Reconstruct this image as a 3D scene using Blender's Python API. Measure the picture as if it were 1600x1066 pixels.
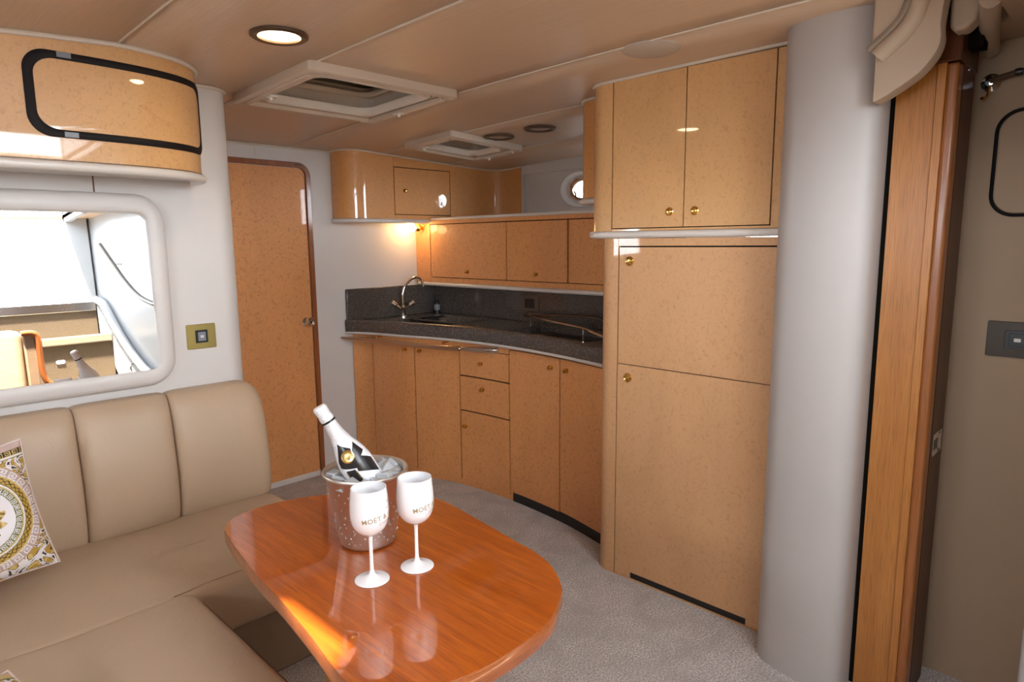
import bpy, bmesh, math, random
from mathutils import Vector, Matrix, noise as mnoise
import numpy as np
PI = math.pi
random.seed(7)
for o in list(bpy.data.objects): bpy.data.objects.remove(o)
S = bpy.context.scene
COL = S.collection

# ---------------------------------------------------------------- camera
cam_d = bpy.data.cameras.new('camera'); cam = bpy.data.objects.new('camera', cam_d); COL.objects.link(cam)
cam_d.sensor_width = 36.0; cam_d.lens = 1030.0 / 1600.0 * 36.0; cam_d.clip_start = 0.02
def _cam_rot():
    def d(px, py): return Vector((px - 800.0, -(py - 533.0), -1030.0))
    A = d(1812, 370).normalized(); B = d(-215, 388); B = (B - A * A.dot(B)).normalized(); U = A.cross(B)
    return Matrix((A, B, U))
cam.matrix_world = Matrix.Translation((0, 0, 1.45)) @ _cam_rot().to_4x4()
S.camera = cam
# ---------------------------------------------------------------- world, sun, area lights, exposure
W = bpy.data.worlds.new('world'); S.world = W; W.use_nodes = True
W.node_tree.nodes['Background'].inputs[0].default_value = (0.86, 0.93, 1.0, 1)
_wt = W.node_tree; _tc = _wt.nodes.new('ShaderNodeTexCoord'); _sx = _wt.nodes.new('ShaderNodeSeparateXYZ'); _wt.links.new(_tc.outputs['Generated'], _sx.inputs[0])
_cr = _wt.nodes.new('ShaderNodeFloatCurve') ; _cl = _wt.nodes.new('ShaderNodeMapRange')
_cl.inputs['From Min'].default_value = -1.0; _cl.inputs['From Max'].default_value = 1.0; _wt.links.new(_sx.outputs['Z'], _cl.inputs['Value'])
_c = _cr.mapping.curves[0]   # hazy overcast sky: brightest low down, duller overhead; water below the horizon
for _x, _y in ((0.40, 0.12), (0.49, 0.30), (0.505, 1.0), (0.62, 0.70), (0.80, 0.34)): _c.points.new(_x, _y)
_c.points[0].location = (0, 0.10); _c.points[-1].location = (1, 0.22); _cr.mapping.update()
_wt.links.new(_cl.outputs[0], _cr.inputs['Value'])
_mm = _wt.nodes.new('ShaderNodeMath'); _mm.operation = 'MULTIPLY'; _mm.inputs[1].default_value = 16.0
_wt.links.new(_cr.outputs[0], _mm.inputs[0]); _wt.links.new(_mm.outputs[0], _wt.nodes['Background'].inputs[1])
def light(name, kind, loc, energy, color, size=None, size_y=None, target=None, spread=None):
    l = bpy.data.lights.new(name, kind); l.energy = energy; l.color = color
    o = bpy.data.objects.new(name, l); COL.objects.link(o); o.location = loc
    if kind == 'AREA':
        l.shape = 'RECTANGLE'; l.size = size; l.size_y = size_y or size
        if spread: l.spread = spread
    elif size is not None:
        if kind == 'SUN': l.angle = size
        else: l.shadow_soft_size = size
    if target is not None:
        o.rotation_euler = (Vector(target) - Vector(loc)).to_track_quat('-Z', 'Y').to_euler()
    return o
light('sun', 'SUN', (-1.2, 4.2, 9), 34.0, (1.0, 0.86, 0.66), math.radians(3.0), target=(-0.95, 3.9, 7.58))
light('companionway_daylight', 'AREA', (0.85, -1.75, 1.65), 6.0, (0.90, 0.95, 1.0), 1.3, 1.2, target=(1.0, 1.6, 1.1))
light('window_daylight_left', 'AREA', (-1.62, 0.75, 1.55), 14.0, (0.93, 0.95, 1.0), 1.4, 0.45, target=(1.5, 0.9, 1.1))
light('porthole_daylight', 'AREA', (3.75, 2.70, 1.85), 2.0, (0.92, 0.96, 1.0), 0.3, 0.3, target=(2.6, 2.6, 1.7))
VS = S.view_settings
VS.view_transform = 'Standard'; VS.look = 'None'; VS.gamma = 1.0; VS.use_curve_mapping = False
VS.exposure = 0.62

# ---------------------------------------------------------------- materials
def srgb(r, g, b):
    f = lambda c: (c / 255 / 12.92) if c / 255 <= 0.04045 else ((c / 255 + 0.055) / 1.055) ** 2.4
    return (f(r), f(g), f(b), 1)
def mat(name, col, rough=0.5, metal=0.0, coat=0.0, coat_rough=0.05, spec=None, emis=None, estr=0, trans=0, ior=None):
    m = bpy.data.materials.new(name); m.use_nodes = True
    b = m.node_tree.nodes['Principled BSDF']
    b.inputs['Base Color'].default_value = col if len(col) == 4 else (*col, 1)
    b.inputs['Roughness'].default_value = rough; b.inputs['Metallic'].default_value = metal
    b.inputs['Coat Weight'].default_value = coat; b.inputs['Coat Roughness'].default_value = coat_rough
    if spec is not None: b.inputs['Specular IOR Level'].default_value = spec
    if emis: b.inputs['Emission Color'].default_value = emis; b.inputs['Emission Strength'].default_value = estr
    if trans: b.inputs['Transmission Weight'].default_value = trans
    if ior: b.inputs['IOR'].default_value = ior
    return m
class NT:
    def __init__(s, m): s.t = m.node_tree; s.b = s.t.nodes['Principled BSDF']; s.tc = s.t.nodes.new('ShaderNodeTexCoord')
    def n(s, typ, **k):
        nd = s.t.nodes.new(typ)
        for a, v in k.items():
            if hasattr(nd, a): setattr(nd, a, v)
            else: nd.inputs[a.replace('_', ' ')].default_value = v
        return nd
    def l(s, a, b): s.t.links.new(a, b)
    def mapping(s, scale, rot=(0, 0, 0)):
        m = s.n('ShaderNodeMapping'); m.inputs['Scale'].default_value = scale; m.inputs['Rotation'].default_value = rot
        s.l(s.tc.outputs['Object'], m.inputs[0]); return m.outputs[0]
    def noise(s, vec, scale, detail=3, rough=0.5, dist=0):
        n = s.n('ShaderNodeTexNoise'); n.inputs['Scale'].default_value = scale; n.inputs['Detail'].default_value = detail
        n.inputs['Roughness'].default_value = rough; n.inputs['Distortion'].default_value = dist; s.l(vec, n.inputs['Vector']); return n.outputs['Fac']
    def vor(s, vec, scale):
        n = s.n('ShaderNodeTexVoronoi'); n.inputs['Scale'].default_value = scale; s.l(vec, n.inputs['Vector']); return n.outputs['Distance']
    def ramp(s, fac, stops):
        r = s.n('ShaderNodeValToRGB'); e = r.color_ramp.elements
        while len(e) > 1: e.remove(e[-1])
        e[0].position = stops[0][0]; e[0].color = stops[0][1]
        for p, c in stops[1:]:
            x = e.new(p); x.color = c
        s.l(fac, r.inputs[0]); return r.outputs[0]
    def mix(s, fac, a, b, mode='MIX'):
        m = s.n('ShaderNodeMix'); m.data_type = 'RGBA'; m.blend_type = mode
        for src, i in ((fac, 0), (a, 6), (b, 7)):
            if isinstance(src, (float, int, tuple)): m.inputs[i].default_value = src
            else: s.l(src, m.inputs[i])
        return m.outputs[2]
    def bump(s, h, strength, dist=0.001):
        b = s.n('ShaderNodeBump'); b.inputs['Strength'].default_value = strength; b.inputs['Distance'].default_value = dist
        s.l(h, b.inputs['Height']); s.l(b.outputs[0], s.b.inputs['Normal'])
    def color(s, c): s.l(c, s.b.inputs['Base Color'])
g1 = lambda v: (v, v, v, 1)
def burl(name, base, dark, coat=1.0, rough=0.45, fleck=0.30):
    m = mat(name, base, rough, coat=coat, coat_rough=0.035); t = NT(m)
    v = t.mapping((1, 1, 1)); mp = t.mapping((1.0, 1.0, 0.8))
    n1 = t.noise(mp, 85, 4, 0.6, 1.0); fl = t.ramp(n1, [(0.0, g1(1)), (0.36, g1(1)), (0.46, g1(0.0)), (1, g1(0))])
    n0 = t.noise(v, 150, 2, 0.6, 2.0); sp = t.ramp(n0, [(0, g1(1)), (0.33, g1(0.9)), (0.40, g1(0)), (1, g1(0))])
    n2 = t.noise(t.mapping((1, 1, 0.35)), 5, 3, 0.5, 0.6)
    c = t.mix(n2, tuple(x * 0.86 for x in base[:3]) + (1,), tuple(min(1, x * 1.12) for x in base[:3]) + (1,))
    f = t.mix(fleck, (0, 0, 0, 1), fl); f2 = t.mix(0.35, (0, 0, 0, 1), sp)
    c = t.mix(f, c, dark); c = t.mix(f2, c, dark); t.color(c)
    return m
M = {}
M['maple'] = burl('birdseye_maple', (0.70, 0.40, 0.17, 1), (0.40, 0.19, 0.065, 1))
M['maple_satin'] = burl('birdseye_maple_satin', (0.66, 0.375, 0.185, 1), (0.36, 0.18, 0.07, 1), coat=0.5, rough=0.5)
M['maple_galley'] = burl('amber_birdseye_maple', (0.74, 0.33, 0.115, 1), (0.34, 0.13, 0.035, 1), coat=0.5, rough=0.5, fleck=0.5)
M['maple_gloss_amber'] = burl('amber_gloss_maple', (0.72, 0.34, 0.105, 1), (0.36, 0.14, 0.035, 1))
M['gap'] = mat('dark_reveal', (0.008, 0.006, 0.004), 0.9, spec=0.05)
def woodgrain(name, c1, c2, scale, axis, coat=1.0, rough=0.4, cr=0.03, pore=0.35):
    m = mat(name, c1, rough, coat=coat, coat_rough=cr); t = NT(m)
    sc = {'x': (0.06, 1, 1), 'y': (1, 0.06, 1), 'z': (1, 1, 0.05)}[axis]
    a = t.noise(t.mapping(sc), scale, 5, 0.62, 0.25); b = t.noise(t.mapping(sc), scale * 6, 4, 0.7)
    w = t.n('ShaderNodeTexWave'); w.inputs['Scale'].default_value = scale * 0.09; w.inputs['Distortion'].default_value = 9
    w.inputs['Detail'].default_value = 3; w.inputs['Detail Scale'].default_value = 0.6
    w.bands_direction = {'x': 'Y', 'y': 'X', 'z': 'X'}[axis]
    t.l(t.mapping({'x': (0.25, 1, 1), 'y': (1, 0.25, 1), 'z': (1, 1, 0.2)}[axis]), w.inputs['Vector'])
    r = t.ramp(a, [(0.2, g1(0)), (0.7, g1(1))]); rb = t.ramp(b, [(0.42, g1(0)), (0.58, g1(1))])
    rw = t.ramp(w.outputs['Fac'], [(0.0, g1(0.0)), (0.5, g1(1)), (1, g1(0.75))])
    c = t.mix(r, c2, c1); c = t.mix(t.mix(0.30, (0, 0, 0, 1), rb), c, c2); c = t.mix(t.mix(0.35, (1, 1, 1, 1), rw), c2, c)
    fs = {'x': (0.03, 1, 1), 'y': (1, 0.03, 1), 'z': (1, 1, 0.03)}[axis]
    p = t.noise(t.mapping(fs), 330, 2, 0.5); rp = t.ramp(p, [(0.52, g1(0)), (0.62, g1(1))])
    c = t.mix(t.mix(pore, (0, 0, 0, 1), rp), c, tuple(x * 0.45 for x in c2[:3]) + (1,)); t.color(c)
    return m
M['table_wood'] = woodgrain('cherry_table_veneer', (0.66, 0.150, 0.005, 1), (0.34, 0.058, 0.003, 1), 55, 'y', pore=0.32)
M['table_wood'].node_tree.nodes['Principled BSDF'].inputs['Coat IOR'].default_value = 1.75
M['edge_wood'] = woodgrain('cherry_edging', (0.50, 0.15, 0.03, 1), (0.28, 0.06, 0.01, 1), 26, 'x')
M['door_frame_wood'] = woodgrain('red_brown_door_trim', (0.36, 0.115, 0.025, 1), (0.20, 0.05, 0.012, 1), 30, 'z', coat=0.6, cr=0.12)
M['casing_wood'] = woodgrain('honey_casing', (0.56, 0.235, 0.055, 1), (0.40, 0.15, 0.032, 1), 22, 'z', coat=0.15, cr=0.3)
M['dark_wood'] = woodgrain('dark_walnut_jamb', (0.15, 0.048, 0.014, 1), (0.06, 0.018, 0.006, 1), 30, 'z', coat=0.15, cr=0.25)
M['dark_wood'].node_tree.nodes['Principled BSDF'].inputs['Specular IOR Level'].default_value = 0.15
M['bevel_wood'] = woodgrain('orange_jamb_edge', (0.42, 0.15, 0.035, 1), (0.26, 0.08, 0.018, 1), 30, 'z', coat=0.35, cr=0.2)
def vinyl(name, col, rough=0.55, scale=420, bs=0.25, var=0.04, coat=0.0, bd=0.0006):
    m = mat(name, col, rough, coat=coat, coat_rough=0.25); t = NT(m)
    n = t.noise(t.mapping((1, 1, 1)), scale, 3, 0.6); v = t.noise(t.mapping((1, 1, 1)), 4, 3, 0.5)
    c = t.mix(v, tuple(x * (1 - var) for x in col[:3]) + (1,), tuple(min(1, x * (1 + var)) for x in col[:3]) + (1,)); t.color(c)
    t.bump(n, bs, bd); return m
M['white_vinyl'] = vinyl('white_padded_vinyl', (0.68, 0.645, 0.62, 1))
M['cream_frame'] = vinyl('cream_mirror_vinyl', (0.70, 0.66, 0.63, 1), 0.4, 500, 0.1)
M['pillar_vinyl'] = vinyl('pillar_vinyl', (0.46, 0.43, 0.415, 1), 0.5)
M['tan_vinyl'] = vinyl('tan_wall_vinyl', (0.41, 0.285, 0.185, 1), 0.75)
M['piping'] = mat('cream_piping', (0.70, 0.62, 0.52), 0.45)
M['white_trim'] = mat('white_moulding', (0.70, 0.66, 0.62), 0.35, coat=0.2)
def leather(name, col):
    m = mat(name, col, 0.42); t = NT(m); mp = t.mapping((1, 1, 1))
    a = t.vor(mp, 320); b = t.noise(mp, 14, 4, 0.55, 0.8); v = t.noise(mp, 3, 2)
    c = t.mix(v, tuple(x * 0.93 for x in col[:3]) + (1,), tuple(x * 1.07 for x in col[:3]) + (1,)); t.color(c)
    ad = t.n('ShaderNodeMath', operation='MULTIPLY_ADD'); t.l(a, ad.inputs[0]); ad.inputs[1].default_value = 0.12; t.l(b, ad.inputs[2])
    t.bump(ad.outputs[0], 0.35, 0.006); return m
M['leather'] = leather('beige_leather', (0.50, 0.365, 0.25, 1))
M['leather_dark'] = leather('dark_brown_leather', (0.24, 0.165, 0.11, 1))  # darker brown leather for sofa bases, seam and bench side
M['seam'] = mat('seam_thread', (0.16, 0.10, 0.06), 0.7)
# ceiling: brushed pearl vinyl
m = mat('pearl_ceiling_vinyl', (0.42, 0.31, 0.225), 0.42); t = NT(m)
a = t.noise(t.mapping((60, 1.6, 1), (0, 0, 0.5)), 3, 5, 0.7, 0.4); b = t.noise(t.mapping((1, 1, 1)), 300, 2)
t.color(t.mix(t.ramp(a, [(.3, g1(0)), (.7, g1(1))]), (0.56, 0.41, 0.29, 1), (0.67, 0.50, 0.37, 1)))
r_ = t.n('ShaderNodeMapRange'); r_.inputs['To Min'].default_value = 0.30; r_.inputs['To Max'].default_value = 0.5; t.l(a, r_.inputs['Value']); t.l(r_.outputs[0], t.b.inputs['Roughness'])
t.bump(b, 0.25, 0.0006); M['ceiling'] = m
# carpet
m = mat('grey_cut_pile_carpet', (0.36, 0.33, 0.30), 0.95, spec=0.1); t = NT(m); mp = t.mapping((1, 1, 1))
a = t.noise(mp, 150, 5, 0.75); b = t.noise(mp, 7, 4, 0.6, 0.5)
c = t.mix(t.ramp(a, [(.38, g1(0)), (.62, g1(1))]), (0.30, 0.27, 0.255, 1), (0.95, 0.88, 0.85, 1)); c = t.mix(t.mix(0.5, g1(0), t.ramp(b, [(.4, g1(0)), (.65, g1(1))])), c, (0.42, 0.38, 0.36, 1)); t.color(c)
t.bump(a, 0.9, 0.006); M['carpet'] = m
m = mat('beige_step_carpet', (0.34, 0.28, 0.2), 0.95, spec=0.1); t = NT(m); mp = t.mapping((1, 1, 1))
a = t.noise(mp, 220, 4, 0.7); t.color(t.mix(a, (0.07, 0.05, 0.035, 1), (0.17, 0.135, 0.10, 1))); t.bump(a, 0.9, 0.006); M['step_carpet'] = m
m = mat('speckled_dark_counter', (0.07, 0.06, 0.055), 0.22, coat=0.4); t = NT(m); mp = t.mapping((1, 1, 1))
a = t.noise(mp, 260, 2, 0.8); b = t.noise(mp, 180, 2, 0.8)
c = t.mix(t.ramp(a, [(0.56, g1(0)), (0.66, g1(1))]), (0.060, 0.050, 0.044, 1), (0.42, 0.37, 0.33, 1))
c = t.mix(t.ramp(b, [(0.30, g1(1)), (0.42, g1(0))]), c, (0.015, 0.013, 0.012, 1)); t.color(c); M['granite'] = m
M['brass'] = mat('polished_brass', (0.80, 0.52, 0.16), 0.14, 1.0)
M['bronze'] = mat('dark_bronze', (0.10, 0.055, 0.03), 0.4, 0.3)
M['chrome'] = mat('chrome', (0.72, 0.72, 0.74), 0.08, 1.0)
M['rose_rail'] = mat('warm_polished_steel_rail', (0.62, 0.46, 0.34), 0.18, 1.0)
M['black'] = mat('black_plastic', (0.012, 0.012, 0.013), 0.35)
M['black_trim'] = mat('black_rubber_trim', (0.008, 0.006, 0.007), 0.6, spec=0.25)
M['grey_plastic'] = mat('grey_plastic', (0.22, 0.24, 0.27), 0.35)
M['hatch_cream'] = mat('cream_hatch_plastic', (0.60, 0.50, 0.40), 0.4)
M['hatch_white'] = mat('white_hatch_seal', (0.74, 0.68, 0.60), 0.35)
M['smoked'] = mat('smoked_acrylic_lid', (0.03, 0.025, 0.022), 0.1)
M['plate_gold'] = mat('satin_gold_plate', (0.42, 0.34, 0.12), 0.32, 0.8)
M['plate_brown'] = mat('dark_brown_plate', (0.045, 0.03, 0.018), 0.4, 0.3)
M['mirror'] = mat('mirror_silvering', (0.93, 0.94, 0.95), 0.0, 1.0)
M['acrylic'] = mat('white_acrylic', (0.93, 0.93, 0.95), 0.22, coat=0.5, coat_rough=0.05)
M['gold_print'] = mat('dull_gold_print', (0.40, 0.33, 0.19), 0.4, 0.3)
M['gold_foil'] = mat('gold_foil', (0.85, 0.58, 0.22), 0.25, 1.0)
M['bottle_white'] = mat('white_gloss_bottle', (0.86, 0.88, 0.93), 0.16, coat=0.6)
M['foil_white'] = mat('crinkled_white_foil', (0.84, 0.84, 0.86), 0.32, 0.15); t = NT(M['foil_white']); t.bump(t.noise(t.mapping((1, 1, 1)), 130, 4, 0.7), 0.9, 0.004)
M['label_black'] = mat('black_label', (0.02, 0.018, 0.018), 0.25)
m = mat('brushed_steel_bucket', (0.66, 0.61, 0.56), 0.36, 0.92); t = NT(m)
t.bump(t.noise(t.mapping((1, 1, 60)), 6, 3), 0.10, 0.001); M['steel'] = m
M['sink_steel'] = mat('stainless_sink', (0.5, 0.5, 0.5), 0.25, 1.0)
M['ice'] = mat('clear_ice', (0.93, 0.95, 0.97), 0.05, trans=0.62, ior=1.31)
M['drop'] = mat('water_drops', (0.9, 0.93, 0.95), 0.03, trans=0.7, ior=1.33)
M['ice_fill'] = mat('crushed_ice_melt', (0.78, 0.79, 0.80), 0.2)
M['lens_on'] = mat('lit_lens', (1, 0.9, 0.7), 0.4, emis=(1.0, 0.80, 0.50, 1), estr=26.0)
M['bulb_on'] = mat('lit_bulb', (1, 0.8, 0.5), 0.4, emis=(1.0, 0.62, 0.25, 1), estr=22.0)
M['lens_off'] = mat('frosted_lens', (0.40, 0.31, 0.24), 0.35)
M['speaker_cloth'] = vinyl('speaker_grille_cloth', (0.52, 0.44, 0.37, 1), 0.8, 900, 0.5)
M['porthole_white'] = mat('white_porthole_liner', (0.86, 0.85, 0.84), 0.3)
M['step_cream'] = mat('cream_step_nosing', (0.28, 0.25, 0.20), 0.45)
M['steel_satin'] = mat('satin_steel', (0.13, 0.12, 0.105), 0.4, 0.4)
M['gelcoat'] = mat('white_gelcoat', (0.46, 0.48, 0.50), 0.25, coat=0.3)
M['step_lamp'] = mat('step_courtesy_lamp', (1, 1, 1), 0.4, emis=(1, 0.98, 0.92, 1), estr=4.0)
M['stringer_carpet'] = vinyl('pale_ribbed_side_carpet', (0.60, 0.60, 0.60, 1), 0.9, 160, 0.9, 0.1, bd=0.004)
m = mat('window_glass', (1, 1, 1), 0.0, trans=1.0, ior=1.02); M['glass'] = m

# ---------------------------------------------------------------- helpers
ORG = {}
def tag(o, label=None, cat=None, group=None, kind=None):
    if label: o['label'] = label
    if cat: o['category'] = cat
    if group: o['group'] = group
    if kind: o['kind'] = kind
    return o
def thing(name, label, cat, loc=(0, 0, 0), group=None):
    o = bpy.data.objects.new(name, None); COL.objects.link(o); o.location = loc; o.empty_display_size = 0.05
    ORG[o.name] = Vector(loc); return tag(o, label, cat, group)
def obj(name, bm, m, parent=None, bevel=0.0, seg=2, local=False, smooth=35, mods=None, kind=None, label=None, keep=False):
    me = bpy.data.meshes.new(name)
    if isinstance(bm, bmesh.types.BMesh):
        if not keep: bmesh.ops.recalc_face_normals(bm, faces=bm.faces[:])
        bm.to_mesh(me); bm.free()
    else: me.from_pydata(*bm)
    o = bpy.data.objects.new(name, me); COL.objects.link(o)
    for x in (m if isinstance(m, (list, tuple)) else [m]): me.materials.append(x)
    org = Vector((0, 0, 0))
    if parent is not None:
        o.parent = parent; org = ORG.get(parent.name, Vector((0, 0, 0)))
    if not local and org.length > 0: me.transform(Matrix.Translation(-org))
    ORG[o.name] = org
    if smooth:
        for p in me.polygons: p.use_smooth = True
        me.set_sharp_from_angle(angle=math.radians(smooth))
    if bevel:
        b = o.modifiers.new('bevel', 'BEVEL'); b.width = bevel; b.segments = seg; b.limit_method = 'ANGLE'; b.angle_limit = math.radians(40)
        for p in me.polygons: p.use_smooth = True
        b.harden_normals = False
        if seg >= 2: me.set_sharp_from_angle(angle=math.radians(80)) if False else None
    if kind: o['kind'] = kind
    if label: o['label'] = label
    return o
def struct(name, bm, m, parent=None, **k):
    o = obj(name, bm, m, parent, **k)
    if parent is None: o['kind'] = 'structure'
    return o
def B(): return bmesh.new()
def box(bm, x0, x1, y0, y1, z0, z1, mi=0):
    v = [bm.verts.new(p) for p in ((x0, y0, z0), (x1, y0, z0), (x1, y1, z0), (x0, y1, z0), (x0, y0, z1), (x1, y0, z1), (x1, y1, z1), (x0, y1, z1))]
    for f in ((0, 3, 2, 1), (4, 5, 6, 7), (0, 1, 5, 4), (1, 2, 6, 5), (2, 3, 7, 6), (3, 0, 4, 7)):
        bm.faces.new([v[i] for i in f]).material_index = mi
    return bm
def loft(bm, rings, cap=True, closed=True, mi=0):
    R = [[bm.verts.new(p) for p in r] for r in rings]; n = len(R[0])
    for a, b in zip(R, R[1:]):
        for i in range(n if closed else n - 1):
            j = (i + 1) % n
            bm.faces.new((a[i], a[j], b[j], b[i])).material_index = mi
    if cap:
        for r in (R[0], R[-1]):
            try: bm.faces.new(r).material_index = mi
            except ValueError: pass
    return bm
def lathe(bm, prof, c=(0, 0, 0), ax=(0, 0, 1), n=32, mi=0):
    q = Vector((0, 0, 1)).rotation_difference(Vector(ax).normalized()); c = Vector(c)
    rings = []
    for r, h in prof:
        rr = max(r, 1e-5)
        rings.append([c + q @ Vector((rr * math.cos(2 * PI * i / n), rr * math.sin(2 * PI * i / n), h)) for i in range(n)])
    return loft(bm, rings, mi=mi)
def catmull(pts, k=8):
    P = [Vector(p) for p in pts]; P = [P[0] * 2 - P[1]] + P + [P[-1] * 2 - P[-2]]; out = []
    for i in range(1, len(P) - 2):
        for j in range(k):
            t = j / k; a, b, c, d = P[i - 1], P[i], P[i + 1], P[i + 2]
            out.append(0.5 * (2 * b + (c - a) * t + (2 * a - 5 * b + 4 * c - d) * t * t + (3 * b - a - 3 * c + d) * t ** 3))
    out.append(P[-2]); return out
def tube(bm, pts, r, n=10, closed=False, squash=None, mi=0):
    P = [Vector(p) for p in pts]; N = len(P); rings = []; nrm = None
    for i, p in enumerate(P):
        t = (P[(i + 1) % N] - P[i - 1]) if closed else (P[min(i + 1, N - 1)] - P[max(i - 1, 0)])
        t.normalize()
        if nrm is None: nrm = t.orthogonal().normalized()
        nrm = (nrm - t * nrm.dot(t)).normalized(); bn = t.cross(nrm)
        rr = r[i] if isinstance(r, (list, tuple)) else r
        rings.append([p + nrm * rr * math.cos(2 * PI * k / n) + bn * rr * math.sin(2 * PI * k / n) for k in range(n)])
    if closed: rings.append(rings[0])
    if closed:
        R = [[bm.verts.new(p) for p in q] for q in rings[:-1]]; R.append(R[0])
        for a, b in zip(R, R[1:]):
            for i in range(n): bm.faces.new((a[i], a[(i + 1) % n], b[(i + 1) % n], b[i])).material_index = mi
        return bm
    return loft(bm, rings, mi=mi)
def rrect(w, h, r, n=6):
    out = []
    for cx, cy, a0 in ((w / 2 - r, h / 2 - r, 0), (-w / 2 + r, h / 2 - r, 90), (-w / 2 + r, -h / 2 + r, 180), (w / 2 - r, -h / 2 + r, 270)):
        for i in range(n + 1):
            a = math.radians(a0 + 90 * i / n); out.append((cx + r * math.cos(a), cy + r * math.sin(a)))
    return out
def prism(bm, out, f, d0, d1, mi=0):
    return loft(bm, [[f(u, v, d0) for u, v in out], [f(u, v, d1) for u, v in out]], mi=mi)
def ringprism(bm, oo, oi, f, prof, mi=0):
    """frame between two equal-count outlines; prof = list of (t across 0..1, depth)"""
    rings = []
    for t, d in prof: rings.append([f(a[0] * (1 - t) + b[0] * t, a[1] * (1 - t) + b[1] * t, d) for a, b in zip(oo, oi)])
    rings.append(rings[0])
    R = [[bm.verts.new(p) for p in q] for q in rings[:-1]]; R.append(R[0]); n = len(oo)
    for a, b in zip(R, R[1:]):
        for i in range(n): bm.faces.new((a[i], a[(i + 1) % n], b[(i + 1) % n], b[i])).material_index = mi
    return bm
class Curve:
    """plan curve with arc length; ratio(r) finds the arc position where x / y == r"""
    def __init__(s, pts, k=10, sharp=False):
        s.p = [Vector((q[0], q[1])) for q in (pts if sharp else catmull([(a, b, 0) for a, b in pts], k))]
        s.s = [0]
        for a, b in zip(s.p, s.p[1:]): s.s.append(s.s[-1] + (b - a).length)
        s.L = s.s[-1]
    def at(s, q):
        q = min(max(q, 0), s.L)
        for i in range(len(s.s) - 1):
            if q <= s.s[i + 1] or i == len(s.s) - 2:
                t = (q - s.s[i]) / max(1e-9, s.s[i + 1] - s.s[i]); return s.p[i].lerp(s.p[i + 1], t)
    def nrm(s, q, e=0.008):
        a, b = s.at(q - e), s.at(q + e); t = (b - a).normalized(); return Vector((t.y, -t.x))
    def ratio(s, r):
        best = None
        for i in range(400):
            q = s.L * i / 399; p = s.at(q); d = abs(p.x / p.y - r)
            if best is None or d < best[0]: best = (d, q)
        return best[1]
    def samples(s, a, b, step=0.02):
        n = max(1, int(math.ceil((b - a) / step))); return [a + (b - a) * i / n for i in range(n + 1)]
def strip(bm, cv, s0, s1, z0, z1, off=0.0, th=0.012, step=0.03, sgn=1, mi=0):
    """curved slab along a plan curve; normal side = sgn * right-hand normal; z may be callables"""
    rings = []
    for q in cv.samples(s0, s1, step):
        p = cv.at(q); n = cv.nrm(q) * sgn; a = p + n * off; b = p + n * (off - th)
        za = z0(p.x, p.y) if callable(z0) else z0; zb = z1(p.x, p.y) if callable(z1) else z1
        rings.append([(a.x, a.y, za), (a.x, a.y, zb), (b.x, b.y, zb), (b.x, b.y, za)])
    return loft(bm, rings, mi=mi)
def cz(x, y): return 2.095 - 0.012 * max(0.0, y - 1) ** 2 - 0.05 * max(0.0, x - 2.2) - 0.07 * max(0.0, 0.7 - x)
def copy_tree(o, parent=None):
    c = o.copy(); COL.objects.link(c)
    if parent is not None: c.parent = parent
    for ch in list(o.children): copy_tree(ch, c)
    return c

# ================================================================= THE SETTING
# floor
struct('floor', box(B(), -1.45, 3.6, -1.4, 3.8, -0.05, 0.0), M['carpet'])
# ceiling: panels between piped seams, with holes for the hatches and an unseen slot added for the table's sun streak
HOLES = [(1.30, 1.85, 2.23, 2.72), (2.46, 2.90, 2.83, 3.14), (0.300, 0.352, 1.33, 1.60), (0.30, 1.43, -1.30, 0.30)]
ceil_root = struct('ceiling', box(B(), 1.47, 3.6, -1.4, -1.36, 2.06, 2.30), M['ceiling'])
seamx = [-1.45, -0.5, 0.10, 0.70, 1.26, 1.935, 2.475, 3.0, 3.6]
for a, b in zip(seamx, seamx[1:]):
    xs = sorted(set(round(v, 4) for v in [a + .003, b - .003] + [v for h in HOLES for v in h[:2] if a < v < b] + [a + .003 + (b - a - .006) * i / 3 for i in (1, 2)]))
    ys = sorted(set(round(v, 4) for v in [-1.4 + i * 0.2 for i in range(27)] + [v for h in HOLES for v in h[2:]]))
    bm = B(); vg = {}
    def gv(x, y):
        k = (round(x, 5), round(y, 5))
        if k not in vg: vg[k] = bm.verts.new((x, y, cz(x, y)))
        return vg[k]
    for i in range(len(xs) - 1):
        for j in range(len(ys) - 1):
            mx, my = (xs[i] + xs[i + 1]) / 2, (ys[j] + ys[j + 1]) / 2
            if any(h[0] < mx < h[1] and h[2] < my < h[3] for h in HOLES): continue
            bm.faces.new((gv(xs[i], ys[j]), gv(xs[i], ys[j + 1]), gv(xs[i + 1], ys[j + 1]), gv(xs[i + 1], ys[j])))
    o = obj('ceiling_panel', bm, M['ceiling'], ceil_root, keep=True, smooth=60)
    sm = o.modifiers.new('solid', 'SOLIDIFY'); sm.thickness = 0.03; sm.offset = -1
for sx in (0.10, 0.70, 1.26, 1.935, 2.475, 3.0):
    segs = [(0.66, 3.66)]
    for h in HOLES:
        if h[2] > 2 and h[0] - 0.09 < sx < h[1] + 0.09: segs = [(a, min(b, h[2] - .05)) for a, b in segs] + [(h[3] + .06, 3.66)]
    for a, b in segs:
        n = max(2, int((b - a) / 0.15))
        obj('seam_piping', tube(B(), [(sx, a + (b - a) * i / n, cz(sx, a + (b - a) * i / n) - .001) for i in range(n + 1)], 0.0036, 6), M['piping'], ceil_root)
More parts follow.
